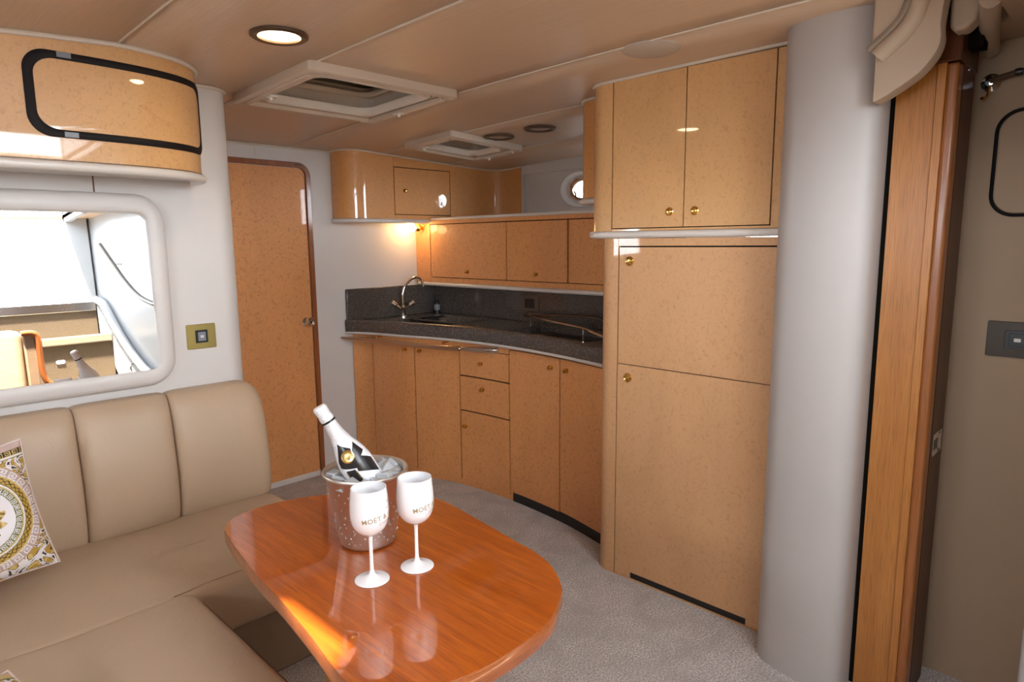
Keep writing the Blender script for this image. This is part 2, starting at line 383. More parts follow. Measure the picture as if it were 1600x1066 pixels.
# roof skin above, so that daylight enters only through the openings
bm = B()
box(bm, -1.6, 0.26, -1.45, 4.0, 2.32, 2.36); box(bm, 0.26, 1.47, 0.34, 1.30, 2.32, 2.36); box(bm, 0.40, 1.47, 1.30, 1.66, 2.32, 2.36); box(bm, 0.24, 0.262, 1.30, 1.66, 2.32, 2.36)
box(bm, 0.26, 1.47, 1.66, 4.0, 2.32, 2.36); box(bm, 1.47, 3.8, -1.45, 4.0, 2.32, 2.36)
obj('roof_skin', bm, M['gelcoat'], ceil_root)
bm = B(); box(bm, 0.26, 0.30, -1.30, 0.34, 2.0, 2.36); box(bm, 1.43, 1.47, -1.30, 0.34, 2.06, 2.36); box(bm, 0.26, 1.47, 0.30, 0.34, 2.05, 2.36)
obj('hatch_coaming', bm, M['gelcoat'], ceil_root)
# door wall (forward)
WY = 3.68
bm = B(); box(bm, 0.9, 3.6, WY, WY + .06, 0, 2.3)
wf = struct('wall_front', bm, M['white_vinyl'])
obj('seam_piping', box(B(), 1.73, 1.737, WY - .002, WY, 1.94, 2.01), M['piping'], wf)
struct('trim_1', tube(B(), [(x, WY - .006, cz(x, WY) - .004) for x in (1.2, 1.6, 2.0, 2.2)], 0.006, 8), M['piping'])
# starboard hull wall above the shelf
bm = B(); box(bm, 3.46, 3.52, 1.6, 2.63, 0, 2.3); box(bm, 3.46, 3.52, 2.826, 3.8, 0, 2.3); box(bm, 3.46, 3.52, 2.63, 2.826, 0, 1.718); box(bm, 3.46, 3.52, 2.63, 2.826, 1.86, 2.3)
wr = struct('wall_right', bm, M['white_vinyl'])
obj('upper_band', box(B(), 3.435, 3.46, 1.7, 3.62, 1.915, 2.02), M['white_vinyl'], wr, bevel=.004)
obj('side_band', box(B(), 3.435, 3.46, 3.225, 3.62, 1.61, 1.915), M['white_vinyl'], wr, bevel=.004)
# port wall (mirror wall) with padded rounded end
PY = 2.70
pts = [(-1.45, PY), (1.02, PY)] + [(1.10 + 0.085 * math.sin(a), PY - 0.0 + 0.085 - 0.085 * math.cos(a)) for a in [PI / 2 * i / 8 for i in range(9)]] + [(1.187, 3.0), (1.187, WY), (1.0, WY), (1.0, PY + .12), (-1.45, PY + .12)]
bm = B(); loft(bm, [[(x, y, 0) for x, y in pts], [(x, y, 2.16) for x, y in pts]])
wl = struct('wall_left', bm, M['white_vinyl'], smooth=50)
obj('seam_piping', box(B(), 0.675, 0.680, PY - .0015, PY, 1.62, 1.72), M['seam'], wl)
obj('top_piping', tube(B(), [(0.93, PY - .004, cz(.9, PY) - .006)] + [(1.02, PY - .006, cz(1, PY) - .006)] + [(1.10 + 0.09 * math.sin(a), PY + 0.085 - 0.09 * math.cos(a), cz(1.1, PY) - .006) for a in [PI / 2 * i / 8 for i in range(9)]] + [(1.192, 3.2, cz(1.2, 3.2) - .006)], 0.007, 8), M['piping'], wl)
# aft and port enclosure (seen only in reflections)
bm = B()
box(bm, -1.45, 0.30, -1.36, -1.30, 0, 2.32); box(bm, 1.43, 1.70, -1.36, -1.30, 0, 2.32); box(bm, 0.30, 1.43, -1.36, -1.30, 0, 1.34)
struct('wall_back', bm, M['gelcoat'])
bm = B()
box(bm, -1.50, -1.44, -1.36, 2.9, 0, 1.46); box(bm, -1.50, -1.44, -1.36, 2.9, 1.72, 2.30); box(bm, -1.50, -1.44, -1.36, 0.05, 1.38, 1.72); box(bm, -1.50, -1.44, 1.45, 2.9, 1.38, 1.72); box(bm, -1.50, -1.44, 0.68, 0.80, 1.38, 1.72)
struct('wall_port', bm, M['white_vinyl'])
# stair side wall with padded rounded end (its end is the white edge at the lower right)
def stair_wall():
    a = Vector((1.60, -1.34)); b = Vector((1.782, 0.10)); t = (b - a).normalized(); n = Vector((t.y, -t.x))
    pts = [a, b]
    for i in range(9):
        an = -PI / 2 + PI * i / 8; c = b + n * 0.045; pts.append(c - n * 0.045 * math.cos(an + PI / 2) + t * 0.045 * math.sin(an + PI / 2))
    pts += [b + n * .09, a + n * .09]
    return loft(B(), [[(p.x, p.y, 0) for p in pts], [(p.x, p.y, 2.15) for p in pts]])
struct('wall_stair', stair_wall(), M['gelcoat'])
# head compartment walls on the right
HX = 2.46
hw = struct('wall_head', box(B(), HX, HX + .05, -0.1, 0.62, 0, 2.3), M['tan_vinyl'])
struct('wall_head_aft', box(B(), 1.86, HX, -.06, 0.0, 0, 2.3), M['tan_vinyl'])
oc = lambda u, v, d: (HX - d, 0.30 + u, 1.668 + v)
out = rrect(0.15, 0.30, 0.06, 8)
obj('oval_gasket', ringprism(B(), rrect(0.162, 0.312, 0.066, 8), rrect(0.142, 0.292, 0.056, 8), oc, [(0, 0), (0, .006), (.5, .009), (1, .006), (1, 0)]), M['black_trim'], hw)
obj('oval_panel', prism(B(), rrect(0.142, 0.292, 0.056, 8), oc, -.002, .008), M['tan_vinyl'], hw, bevel=.004)
# ceiling of the head compartment
struct('trim_2', box(box(B(), 2.25, HX, -0.1, 0.40, 2.02, 2.06), 1.90, 2.25, 0.0, 0.335, 2.02, 2.06), M['tan_vinyl'])

# padded pillar beside the tall cabinet
pp = catmull([(2.30, .93), (2.18, .90), (2.125, .865), (2.10, .81), (2.085, .73), (2.09, .65), (2.12, .608), (2.18, .60), (2.30, .60)], 5)
bm = B(); loft(bm, [[(p.x, p.y, 0) for p in pp], [(p.x, p.y, 2.12) for p in pp]])
struct('trim_3', bm, M['pillar_vinyl'], smooth=60, label='tall white padded vinyl pillar beside the tall maple cabinet')
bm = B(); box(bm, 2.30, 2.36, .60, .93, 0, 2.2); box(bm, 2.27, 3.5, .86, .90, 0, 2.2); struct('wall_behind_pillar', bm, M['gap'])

# doorway on the right: casing, rounded edge, dark jamb with strike plate
frm = struct('door_2', box(B(), 2.20, 2.235, .462, .585, 0.0, 1.93), M['casing_wood'], label='honey wood door casing right of the white pillar')
obj('gap_shade_block', box(B(), 2.205, 2.30, .585, .62, 0, 2.05), M['gap'], frm)  # solid black block painted as the shade inside the gap
obj('raised_stile', box(B(), 2.192, 2.20, .462, .486, 0.0, 1.93), M['casing_wood'], frm, bevel=.003)
obj('rounded_edge', box(B(), 2.188, 2.24, .432, .462, 0.0, 1.925), M['bevel_wood'], frm, bevel=.009, seg=3)
obj('jamb', box(B(), 2.24, 2.395, .432, .47, 0.0, 2.0), M['dark_wood'], frm, bevel=.004)
obj('head_jamb', box(B(), 2.182, 2.40, .428, .60, 1.927, 2.07), M['dark_wood'], frm, bevel=.004)
sp = obj('strike_plate', box(B(), 2.262, 2.365, .4295, .432, .795, .865), M['chrome'], frm, bevel=.001)
obj('latch_hole', box(B(), 2.270, 2.315, .4288, .4296, .815, .845), M['black'], sp)
for z in (.803, .857): obj('screw', lathe(B(), [(0, 0), (.005, 0), (.005, .0012), (0, .0016)], (2.335, .4295, z), (0, -1, 0), 10), M['bronze'], sp)
for (x, z) in ((2.26, 1.965), (2.30, 1.92)): obj('screw', lathe(B(), [(0, 0), (.004, 0), (.003, .003), (0, .004)], (x, .432, z), (0, -1, 0), 10), M['chrome'], frm)

# forward door with rounded red-brown frame
DX0, DX1, DZ = 1.50, 2.055, 1.925
def dfr(w): # outline of an arch-cornered door, opening half-open at the floor
    r = 0.075 - w; out = [(DX0 + w, 0)]
    out += [(DX0 + w + r - r * math.cos(a), DZ - w - r + r * math.sin(a)) for a in [PI / 2 * i / 6 for i in range(7)]]
    out += [(DX1 - w - r + r * math.sin(a), DZ - w - r + r * math.cos(a)) for a in [PI / 2 * i / 6 for i in range(7)]]
    out += [(DX1 - w, 0)]; return out
bm = B(); o_, i_ = dfr(0.0), dfr(0.030)
for y0, y1 in ((WY - .022, WY - .022),): pass
R = []
for outl, y in ((o_, WY + .02), (o_, WY - .018), (i_, WY - .018), (i_, WY + .02)): R.append([bm.verts.new((x, y, z)) for x, z in outl])
for a, b in zip(R, R[1:] + R[:1]):
    for i in range(len(a) - 1): bm.faces.new((a[i], a[i + 1], b[i + 1], b[i]))
d1 = struct('door_1', bm, M['door_frame_wood'], bevel=.003, label='closed forward door in maple with red-brown rounded frame')
i2 = dfr(0.032)
obj('door_panel', loft(B(), [[(x, WY - .004, z) for x, z in i2], [(x, WY + .03, z) for x, z in i2]]), M['maple_galley'], d1)
kn = obj('door_knob', lathe(B(), [(0, 0), (.026, 0), (.026, .004), (.012, .008), (.010, .022), (.024, .032), (.030, .045), (.026, .056), (0, .062)], (1.985, WY - .004, .985), (0, -1, 0), 24), M['chrome'], d1)
obj('keyhole', lathe(B(), [(0, 0), (.007, 0), (.006, .002), (0, .003)], (1.985, WY - .066, .985), (0, -1, 0), 12), M['black'], kn)
obj('maker_plate', box(B(), 1.955, 2.00, WY - .0195, WY - .018, 1.905, 1.916), M['bronze'], d1)
struct('baseboard_front', box(B(), 1.19, 2.30, WY - .008, WY, 0, .035), M['white_trim'], bevel=.003)

# ================================================================= DOWNLIGHTS / SPEAKER
def downlight(x, y, on, label, group):
    z = cz(x, y); t = thing('downlight', label, 'ceiling light', (x, y, z), group)
    obj('trim_ring', lathe(B(), [(.086, 0.0), (.086, -.006), (.078, -.011), (.064, -.008), (.060, .002), (.060, 0.004)], (x, y, z - .001), n=40), M['bronze'], t)
    obj('lens', lathe(B(), [(0, -.006), (.045, -.006), (.060, -.002), (.060, .002), (0, .002)], (x, y, z - .001), n=40), M['lens_on'] if on else M['lens_off'], t)
    return t
downlight(1.035, 1.986, True, 'lit round ceiling downlight with dark bronze ring near the left cabinet', None)
downlight(2.685, 2.70, False, 'unlit bronze-ringed downlight, the one nearer the small roof hatch', 'unlit downlights')
downlight(2.695, 2.405, False, 'unlit bronze-ringed downlight, the one nearer the tall cabinets', 'unlit downlights')
sp = tag(obj('ceiling_speaker', lathe(B(), [(0, -.016), (.05, -.0145), (.085, -.010), (.098, -.004), (.100, .002), (0, .002)], (2.017, 1.295, cz(2, 1.3)), n=48), M['speaker_cloth']), 'round cloth-covered ceiling speaker above the tall maple cabinet', 'speaker')

# ================================================================= ROOF HATCHES
def hatch(x0, x1, y0, y1, label, hole):
    t = thing('roof_hatch', label, 'roof hatch', ((x0 + x1) / 2, (y0 + y1) / 2, cz((x0 + x1) / 2, (y0 + y1) / 2)), 'roof hatches')
    cx, cy = (x0 + x1) / 2, (y0 + y1) / 2; w, h = x1 - x0, y1 - y0
    f = lambda u, v, d: (cx + u, cy + v, cz(cx + u, cy + v) + d)
    hx, hy = hole[1] - hole[0], hole[3] - hole[2]
    oo = rrect(w, h, .02, 4); oi = rrect(hx, hy, .05, 4)
    obj('outer_frame', ringprism(B(), oo, oi, f, [(0, 0.005), (0, -.030), (.12, -.036), (.40, -.034), (.52, -.020), (.96, -.018), (1, -.010), (1, .01), (.5, .01)]), M['hatch_cream'], t, smooth=40)
    # sliding-shade rails on the two ends with clips
    for s in (-1, 1):
        xr = cx + s * (hx / 2 + .030)
        rl = obj('shade_rail', loft(B(), [[(xr - .014, y, cz(xr, y) - .020), (xr - .014, y, cz(xr, y) - .038), (xr + .010, y, cz(xr, y) - .042), (xr + .014, y, cz(xr, y) - .022)] for y in (cy - h / 2 + .06, cy, cy + h / 2 - .045)]), M['hatch_cream'], t, bevel=.003)
        yc = cy + (.03 if s > 0 else .08)
        bm = B(); box(bm, xr - s * .018 - .016, xr - s * .018 + .016, yc - .024, yc + .024, cz(xr, yc) - .046, cz(xr, yc) - .038)
        lathe(bm, [(0, 0), (.009, 0), (.007, -.012), (0, -.014)], (xr - s * .018, yc, cz(xr, yc) - .045), n=10)
        obj('clip', bm, M['hatch_white'], rl, bevel=.002)
    # well
    top = 0.105
    bm = B(); ringprism(bm, rrect(hx + .02, hy + .02, .05, 5), rrect(hx - .004, hy - .004, .05, 5), f, [(0, -.012), (1, -.012), (1, top), (0, top)])
    obj('well_liner', bm, M['hatch_cream'], t, smooth=50)
    bm = B(); ringprism(bm, rrect(hx, hy, .05, 6), rrect(hx - .07, hy - .07, .06, 6), f, [(0, -.018), (.35, -.026), (.9, -.012), (1, .004), (0, .004)])
    obj('white_seal', bm, M['hatch_white'], t, smooth=50)
    bm = B(); ringprism(bm, rrect(hx - .02, hy - .02, .05, 5), rrect(hx - .07, hy - .07, .05, 5), f, [(0, .06), (.6, .052), (1, .06), (1, .072), (0, .072)])
    obj('inner_ring', bm, M['hatch_cream'], t, smooth=50)
    obj('lid', prism(B(), rrect(hx, hy, .05, 4), f, top - .004, top + .012), M['smoked'], t)
    bm = B(); a = Vector(f(-.12 * hx, -.12 * hy, .085)); b = Vector(f(.16 * hx, .12 * hy, .070)); c = Vector(f(.05 * hx, .05 * hy, .10))
    tube(bm, [a, a.lerp(b, .5) + Vector((0, 0, .006)), b], .011, 8); tube(bm, [c, a.lerp(b, .6)], .014, 8); tube(bm, [f(-.3 * hx, -.3 * hy, .095), f(-.3 * hx, .3 * hy, .095)], .009, 8)
    obj('lid_handle', bm, M['black'], t)
hatch(1.227, 1.912, 2.155, 2.79, 'large square cream roof hatch with open shade near the lit downlight', HOLES[0])
hatch(2.398, 2.960, 2.77, 3.20, 'small cream roof hatch over the galley corner cabinet', HOLES[1])

# ================================================================= LEFT CURVED OVERHEAD CABINET (port)
lc = Curve([(-0.9, 2.375), (-.3, 2.375), (0.05, 2.374), (.30, 2.372), (.50, 2.370), (.68, 2.376), (.80, 2.395), (.90, 2.435), (.965, 2.495), (.995, 2.56), (1.0, 2.66)], 8)
LT = thing('curved_overhead_cabinet', 'glossy bow-fronted maple overhead cabinet above the mirror', 'cabinet', (.4, 2.66, 1.68))
topc = lambda x, y: cz(x, y) - .004
obj('face', strip(B(), lc, 0, lc.L, 1.703, topc, 0, .012, .02), M['maple'], LT, smooth=50)
bm = B(); q = [lc.at(s) for s in lc.samples(0, lc.L, .03)]
loft(bm, [[(p.x, p.y, z) for p in q] + [(-.9, 2.70, z)] for z in (1.690, 1.703)]); obj('underside', bm, M['white_trim'], LT)
rings = []
for s in lc.samples(0, lc.L, .03):
    p = lc.at(s); n = lc.nrm(s); ring = []
    for k in range(8):
        a = 2 * PI * k / 8; w = p + n * (.002 + .014 * math.cos(a)); ring.append((w.x, w.y, 1.688 + .015 * math.sin(a)))
    rings.append(ring)
obj('lower_moulding', loft(B(), rings), M['white_trim'], LT, smooth=60)
obj('moulding_shadow_line', strip(B(), lc, 0, lc.L, 1.703, 1.7055, .0012, .004, .02), M['bronze'], LT)
obj('top_piping', tube(B(), [(lc.at(s).x + lc.nrm(s).x * .004, lc.at(s).y + lc.nrm(s).y * .004, cz(*lc.at(s)) - .006) for s in lc.samples(0, lc.L, .03)], .008, 8), M['piping'], LT)
# racetrack-shaped door with black rubber gasket, following the bow
def on_curve(cv, s, z, d):
    p = cv.at(s); n = cv.nrm(s, .02); return (p.x + n.x * d, p.y + n.y * d, z)
s0, s1 = lc.ratio(.186), lc.ratio(.3835)
s0 = min(range(400), key=lambda i: abs(lc.at(lc.L * i / 399).x - .445)) * lc.L / 399
s1 = min(range(400), key=lambda i: abs(lc.at(lc.L * i / 399).y - 2.545) + (0 if lc.at(lc.L * i / 399).x > .9 else 9)) * lc.L / 399
def dense(out, n=14):
    r = []
    for a, b in zip(out, out[1:] + out[:1]):
        L = math.hypot(a[0] - b[0], a[1] - b[1]); k = max(1, int(L / .03))
        r += [(a[0] + (b[0] - a[0]) * i / k, a[1] + (b[1] - a[1]) * i / k) for i in range(k)]
    return r
zc, hh = 1.893, .245; sc, ww = (s0 + s1) / 2, s1 - s0
oo = dense(rrect(ww, hh, .06, 8)); oi = [(u * (1 - .050 / ww), v * (1 - .044 / hh)) for u, v in oo]
fm = lambda u, v, d: on_curve(lc, sc + u, zc + v, d)
gk = obj('gasket', ringprism(B(), oo, oi, fm, [(0, 0.0), (0, .004), (.3, .007), (.7, .007), (1, .004), (1, 0)]), M['black_trim'], LT, smooth=50)
bm = B(); ringprism(bm, oi, [(u * .02, v * .02) for u, v in oi], fm, [(0, 0), (0, .003), (.15, .0035), (.5, .0035), (1, .0035), (1, 0)])
obj('cabinet_door', bm, M['maple'], LT, smooth=60)
for (ss, zz) in ((s0 + .105, zc + hh / 2 - .009), (s0 + .105, zc - hh / 2 + .009)):
    bm = B(); prism(bm, [(-.018, -.0075), (.018, -.0075), (.018, .0075), (-.018, .0075)], lambda u, v, d: on_curve(lc, ss + u, zz + v, d), .004, .009); obj('hinge', bm, M['grey_plastic'], LT)

# ================================================================= MIRROR
MR = thing('wall_mirror', 'large rounded mirror in padded cream frame above the sofa', 'mirror', (.25, PY, 1.27))
x0, x1, z0, z1 = -.42, .895, .925, 1.637
f = lambda u, v, d: ((x0 + x1) / 2 + u, PY - d, (z0 + z1) / 2 + v)
oo = rrect(x1 - x0, z1 - z0, .105, 8); oi = rrect(x1 - x0 - .125, z1 - z0 - .135, .03, 8)
obj('mirror_frame', ringprism(B(), oo, oi, f, [(0, 0), (0, .014), (.08, .026), (.3, .036), (.65, .037), (.9, .034), (1, .028), (1, 0)]), M['cream_frame'], MR, smooth=60)
hz = (z1 - z0 - .13) / 2
ft = lambda u, v, d: ((x0 + x1) / 2 + u, PY - .017 + .015 * v / hz - d, (z0 + z1) / 2 + v)
obj('mirror_glass', prism(B(), rrect(x1 - x0 - .12, z1 - z0 - .13, .03, 8), ft, -.001, .0015), M['mirror'], MR, smooth=0)

# wall switch (left)
def switch(name_loc, x, y, z, fx, w, h, label, gold=True):
    t = thing('light_switch', label, 'switch', (x, y, z)) ; f = fx
    obj('cover_plate', prism(B(), rrect(w, h, .004, 2), f, 0, .006), M['plate_gold'] if gold else M['plate_brown'], t, bevel=.0015)
    obj('bezel', prism(B(), rrect(w * .42, h * .52, .002, 2), f, .006, .009), M['black'], t, bevel=.001)
    r = obj('rocker', prism(B(), rrect(w * .26, h * .36, .002, 2), f, .009, .0125), M['grey_plastic'] if gold else M['black'], t, bevel=.001)
    obj('indicator', prism(B(), rrect(w * .11, h * .10, .001, 1), f, .0125, .0132), M['white_trim'], r)
    if gold:
        for s in (-1, 1): obj('side_band', prism(B(), [(s * w * .36 - .010, -h * .47), (s * w * .36 + .010, -h * .47), (s * w * .36 + .010, h * .47), (s * w * .36 - .010, h * .47)], f, .006, .0075), M['gold_foil'] if False else M['plate_gold'], t)
    return t
switch(None, 1.0, PY, 1.092, lambda u, v, d: (1.0 + u, PY - d, 1.092 + v), .112, .098, 'square gold switch plate with black rocker beside the mirror')
switch(None, HX, .275, 1.147, lambda u, v, d: (HX - d, .275 - u, 1.147 + v), .155, .108, 'dark brown switch plate on tan wall right of the doorway', False)

# ================================================================= GALLEY BASE CABINETS
bc = Curve([(2.300, 3.67), (2.375, 3.575), (2.44, 3.21), (2.525, 2.90), (2.548, 2.505), (2.515, 2.105), (2.445, 1.79)], 10)
Rr = lambda r: bc.ratio(r)
BASE = thing('galley_base_cabinet', 'long curved maple base cabinet under the dark galley counter', 'cabinet', (2.75, 2.7, 0))
obj('carcass', strip(B(), bc, 0.012, bc.L, .03, .875, -.014, .05, .05), M['gap'], BASE)
cuts = [Rr(.6655), Rr(.7605), Rr(.873), Rr(1.018), Rr(1.192), bc.L]
def face(bm, a, b, z0, z1): strip(bm, bc, a, b, z0, z1, 0, .014, .03)
bm = B(); face(bm, 0, cuts[0] - .002, .05, .885); face(bm, cuts[0] + .001, cuts[2] - .001, .848, .885); face(bm, cuts[2] + .001, cuts[3] - .001, .841, .885); face(bm, cuts[3] + .001, bc.L, .871, .885)
obj('face_frame', bm, M['maple_galley'], BASE, smooth=50)
def knob(parent, p, n, r=.0115, name='knob', m='brass'):
    n = Vector((n[0], n[1], 0)).normalized() if len(n) == 2 else Vector(n).normalized()
    return obj(name, lathe(B(), [(0, 0), (r * 1.15, 0), (r * 1.15, .002), (r * .5, .004), (r * .5, .010), (r * .9, .013), (r, .018), (r * .8, .023), (0, .025)], p, n, 20), M[m], parent)
def ringknob(parent, p, n, r=.018):
    n = Vector(n).normalized()
    k = obj('push_knob', lathe(B(), [(r, 0), (r, .003), (r * .85, .0055), (r * .62, .003), (r * .58, .001), (r * .3, .0015), (0, .002)], p, n, 28), M['brass'], parent)
    obj('knob_button', lathe(B(), [(r * .5, .001), (r * .5, .005), (r * .35, .0075), (0, .008)], p, n, 20), M['brass'], k); return k
def cdoor(name, a, b, z0, z1, kr, kz, lab=None):
    d = obj(name, strip(B(), bc, a + .0048, b - .0048, z0 + .0022, z1 - .0022, .0005, .013, .03), M['maple_galley'], BASE, smooth=50)
    s = Rr(kr); knob(d, on_curve(bc, s, kz, .001), bc.nrm(s, .02)); return d
cdoor('door', cuts[0], cuts[1], .045, .845, .7400, .803)
cdoor('door', cuts[1], cuts[2], .035, .845, .7730, .803)
cdoor('drawer', cuts[2], cuts[3], .679, .838, .9345, .764)
cdoor('drawer', cuts[2], cuts[3], .469, .675, .9380, .613)
cdoor('door', cuts[2], cuts[3], .03, .465, .8880, .373)
cdoor('door', cuts[3], cuts[4], .052, .868, 1.161, .814)
cdoor('door', cuts[4], cuts[5], .056, .868, 1.218, .814)
obj('toe_kick', strip(B(), bc, cuts[3] + .02, bc.L, 0.0, .054, -.004, .02, .05), M['black'], BASE)
obj('plinth', strip(B(), bc, 0.0, cuts[3] + .02, 0.0, .05, -.008, .02, .05), M['maple_galley'], BASE)

# ================================================================= COUNTER
cc = Curve([(2.255, 3.675), (2.335, 3.535), (2.415, 3.23), (2.492, 2.92), (2.520, 2.53), (2.490, 2.14), (2.42, 1.77)], 10)
CT = thing('galley_worktop', 'dark speckled worktop curving along the galley', 'counter', (2.75, 2.7, .9))
CZ = .962
bm = B(); fr = [cc.at(s) for s in cc.samples(0, cc.L, .05)]
# top built as bands so that the sink and cooker recesses are real
def inner(p, k): # offset toward hull
    return Vector((p.x * (1 - k) + 3.0 * k, p.y))
fr2 = [cc.at(s) for s in cc.samples(0, cc.L, .05)]
def band(bm, k0, k1, z0, z1, sel=lambda p: True):
    run = []
    def flush(run):
        if len(run) > 1:
            loft(bm, [[(inner(p, k0).x, p.y, z0), (inner(p, k0).x, p.y, z1), (inner(p, k1).x, p.y, z1), (inner(p, k1).x, p.y, z0)] for p in run])
    for p in fr2:
        if sel(p): run.append(p)
        else: flush(run); run = []
    flush(run)
band(bm, 0, .20, CZ - .065, CZ); band(bm, .82, 1, CZ - .065, CZ)
band(bm, .20, .82, CZ - .065, CZ, lambda p: p.y > 3.50); band(bm, .20, .82, CZ - .065, CZ, lambda p: 2.57 < p.y < 3.05)
band(bm, .20, .82, CZ - .065, CZ, lambda p: p.y < 1.98); band(bm, .2, .82, CZ - .065, CZ - .058)
obj('top', bm, M['granite'], CT, bevel=.004)
# raised rounded front fiddle
rings = []
for s in cc.samples(0, cc.L, .04):
    p = cc.at(s); n = cc.nrm(s, .03)
    prof = [(.004, .895), (.008, .915), (.008, .955), (.002, .968), (-.010, .973), (-.030, .970), (-.036, .960), (-.036, .895)]
    rings.append([(p.x + n.x * a, p.y + n.y * a, z) for a, z in prof])
obj('front_edge', loft(B(), rings), M['granite'], CT, smooth=60)
rings = []
for s in cc.samples(0, cc.L, .04):
    p = cc.at(s); n = cc.nrm(s, .03)
    rings.append([(p.x + n.x * (.000 + .013 * math.cos(a)), p.y + n.y * (.000 + .013 * math.cos(a)), .888 + .009 * math.sin(a)) for a in [2 * PI * k / 8 for k in range(8)]])
obj('edge_moulding', loft(B(), rings), M['white_trim'], CT, smooth=60)
bm = B(); box(bm, 2.262, 3.0, WY - .022, WY - .001, CZ, 1.166); obj('side_backsplash', bm, M['granite'], CT, bevel=.006)
bm = B(); box(bm, 2.985, 3.02, 1.72, WY - .022, CZ, 1.17); obj('backsplash', bm, M['granite'], CT, bevel=.003)
struct('trim_4', box(B(), 3.02, 3.06, 1.72, WY, 0, 1.6), M['white_vinyl'])
# sink bowl
sk = obj('sink', loft(B(), [[(2.78 + a * u, 3.27 + b * v, z) for u, v in rrect(2, 2, .6, 6)] for a, b, z in ((.155, .205, CZ + .001), (.145, .195, CZ - .004), (.135, .185, CZ - .05))], cap=False), M['sink_steel'], CT, smooth=60)
bm = B(); f = lambda u, v, d: (2.78 + u, 3.27 + v, CZ + d)
ringprism(bm, rrect(.36, .47, .09, 6), rrect(.28, .38, .09, 6), f, [(0, 0), (0, .004), (.5, .006), (1, .003), (1, 0)]); obj('sink_rim', bm, M['granite'], CT, smooth=50)
obj('sink_floor', prism(B(), rrect(.30, .40, .08, 4), f, -.056, -.05), M['sink_steel'], CT)
# cooker recess: black glass hob plus steel fiddle rail
HB = thing('cooker_hob', 'black recessed cooker hob behind the fiddle rail', 'hob', (2.75, 2.27, CZ))
obj('glass_top', box(B(), 2.63, 2.90, 2.0, 2.56, CZ - .057, CZ - .035), M['black'], HB, bevel=.003)
for (x, y, r) in ((2.76, 2.14, .075), (2.76, 2.42, .085)): obj('burner', lathe(B(), [(0, 0), (r, 0), (r, .006), (r * .9, .009), (0, .009)], (x, y, CZ - .035), n=32), M['plate_brown'], HB)
FR = thing('fiddle_rail', 'polished fiddle rail around the cooker hob', 'rail', (2.7, 2.3, CZ))
pts = catmull([(2.50, 1.82, 1.003), (2.53, 1.93, 1.020), (2.60, 2.05, 1.022), (2.74, 2.40, 1.020), (2.86, 2.66, 1.018), (2.90, 2.705, 1.018), (2.935, 2.68, 1.018), (2.945, 2.55, 1.022), (2.95, 2.30, 1.030), (2.93, 2.18, 1.028), (2.88, 2.10, 1.010), (2.85, 2.06, .97)], 5)
obj('rail_bar', tube(B(), pts, .0068, 10), M['rose_rail'], FR)
for p in ((2.845, 2.61), (2.60, 2.03), (2.93, 2.22)): obj('rail_post', tube(B(), [(p[0], p[1], CZ), (p[0], p[1], 1.02)], .0045, 8), M['chrome'], FR)
# outlet on backsplash
f = lambda u, v, d: (2.985 - d, 2.745 + u, 1.078 + v)
OU = thing('power_outlet', 'bronze-framed black outlet on the dark backsplash', 'outlet', (2.985, 2.745, 1.078))
obj('outlet_plate', prism(B(), rrect(.145, .092, .003, 2), f, 0, .006), mat('taupe_plate', (.16, .115, .085), .35, .4), OU, bevel=.001)
obj('socket', prism(B(), rrect(.078, .058, .003, 2), f, .006, .009), M['black'], OU)
# brass knob on the backsplash
tag(obj('soap_dispenser', lathe(B(), [(0, 0), (.020, 0), (.021, .006), (.019, .075), (.012, .088), (.007, .095), (.007, .115), (.010, .118), (.010, .126), (0, .128)], (2.955, 3.61, CZ), n=20), M['label_black']), 'small dark soap bottle with pale label in the counter corner', 'soap bottle')
so = bpy.data.objects['soap_dispenser']
obj('paper_label', lathe(B(), [(.0206, .022), (.0214, .022), (.0212, .062), (.0202, .062)], (2.955, 3.61, CZ), n=20), M['grey_plastic'], so, local=False)
obj('pump_spout', tube(B(), [(2.955, 3.61, CZ + .124), (2.93, 3.585, CZ + .124), (2.925, 3.58, CZ + .118)], .003, 6), M['chrome'], so)
# mixer tap
TP = thing('mixer_tap', 'chrome swan-neck mixer tap with two cross handles in the corner', 'tap', (2.66, 3.60, CZ))
bx, by = 2.655, 3.60
obj('tap_body', lathe(B(), [(0, 0), (.024, 0), (.024, .006), (.015, .012), (.014, .05), (.017, .055), (.017, .07), (.010, .078), (.008, .09), (0, .092)], (bx, by, CZ), n=20), M['chrome'], TP)
nk = catmull([(bx, by, CZ + .08), (bx, by, CZ + .15), (bx + .015, by - .003, CZ + .20), (bx + .055, by - .012, CZ + .245), (bx + .10, by - .025, CZ + .262), (bx + .135, by - .035, CZ + .245), (bx + .145, by - .038, CZ + .195)], 6)
obj('spout', tube(B(), nk, .0095, 12), M['chrome'], TP)
for s in (-1, 1):
    a = Vector((bx, by, CZ + .045)); b = a + Vector((.042 * s * .72, -.042 * s * .70, .030)); c = a + Vector((.078 * s * .72, -.078 * s * .70, .056))
    bm = B(); tube(bm, [a, b], .008, 10); tube(bm, [b, b.lerp(c, .15), c.lerp(b, .15), c], [.010, .018, .019, .012], 12)
    obj('handle', bm, M['chrome'], TP)
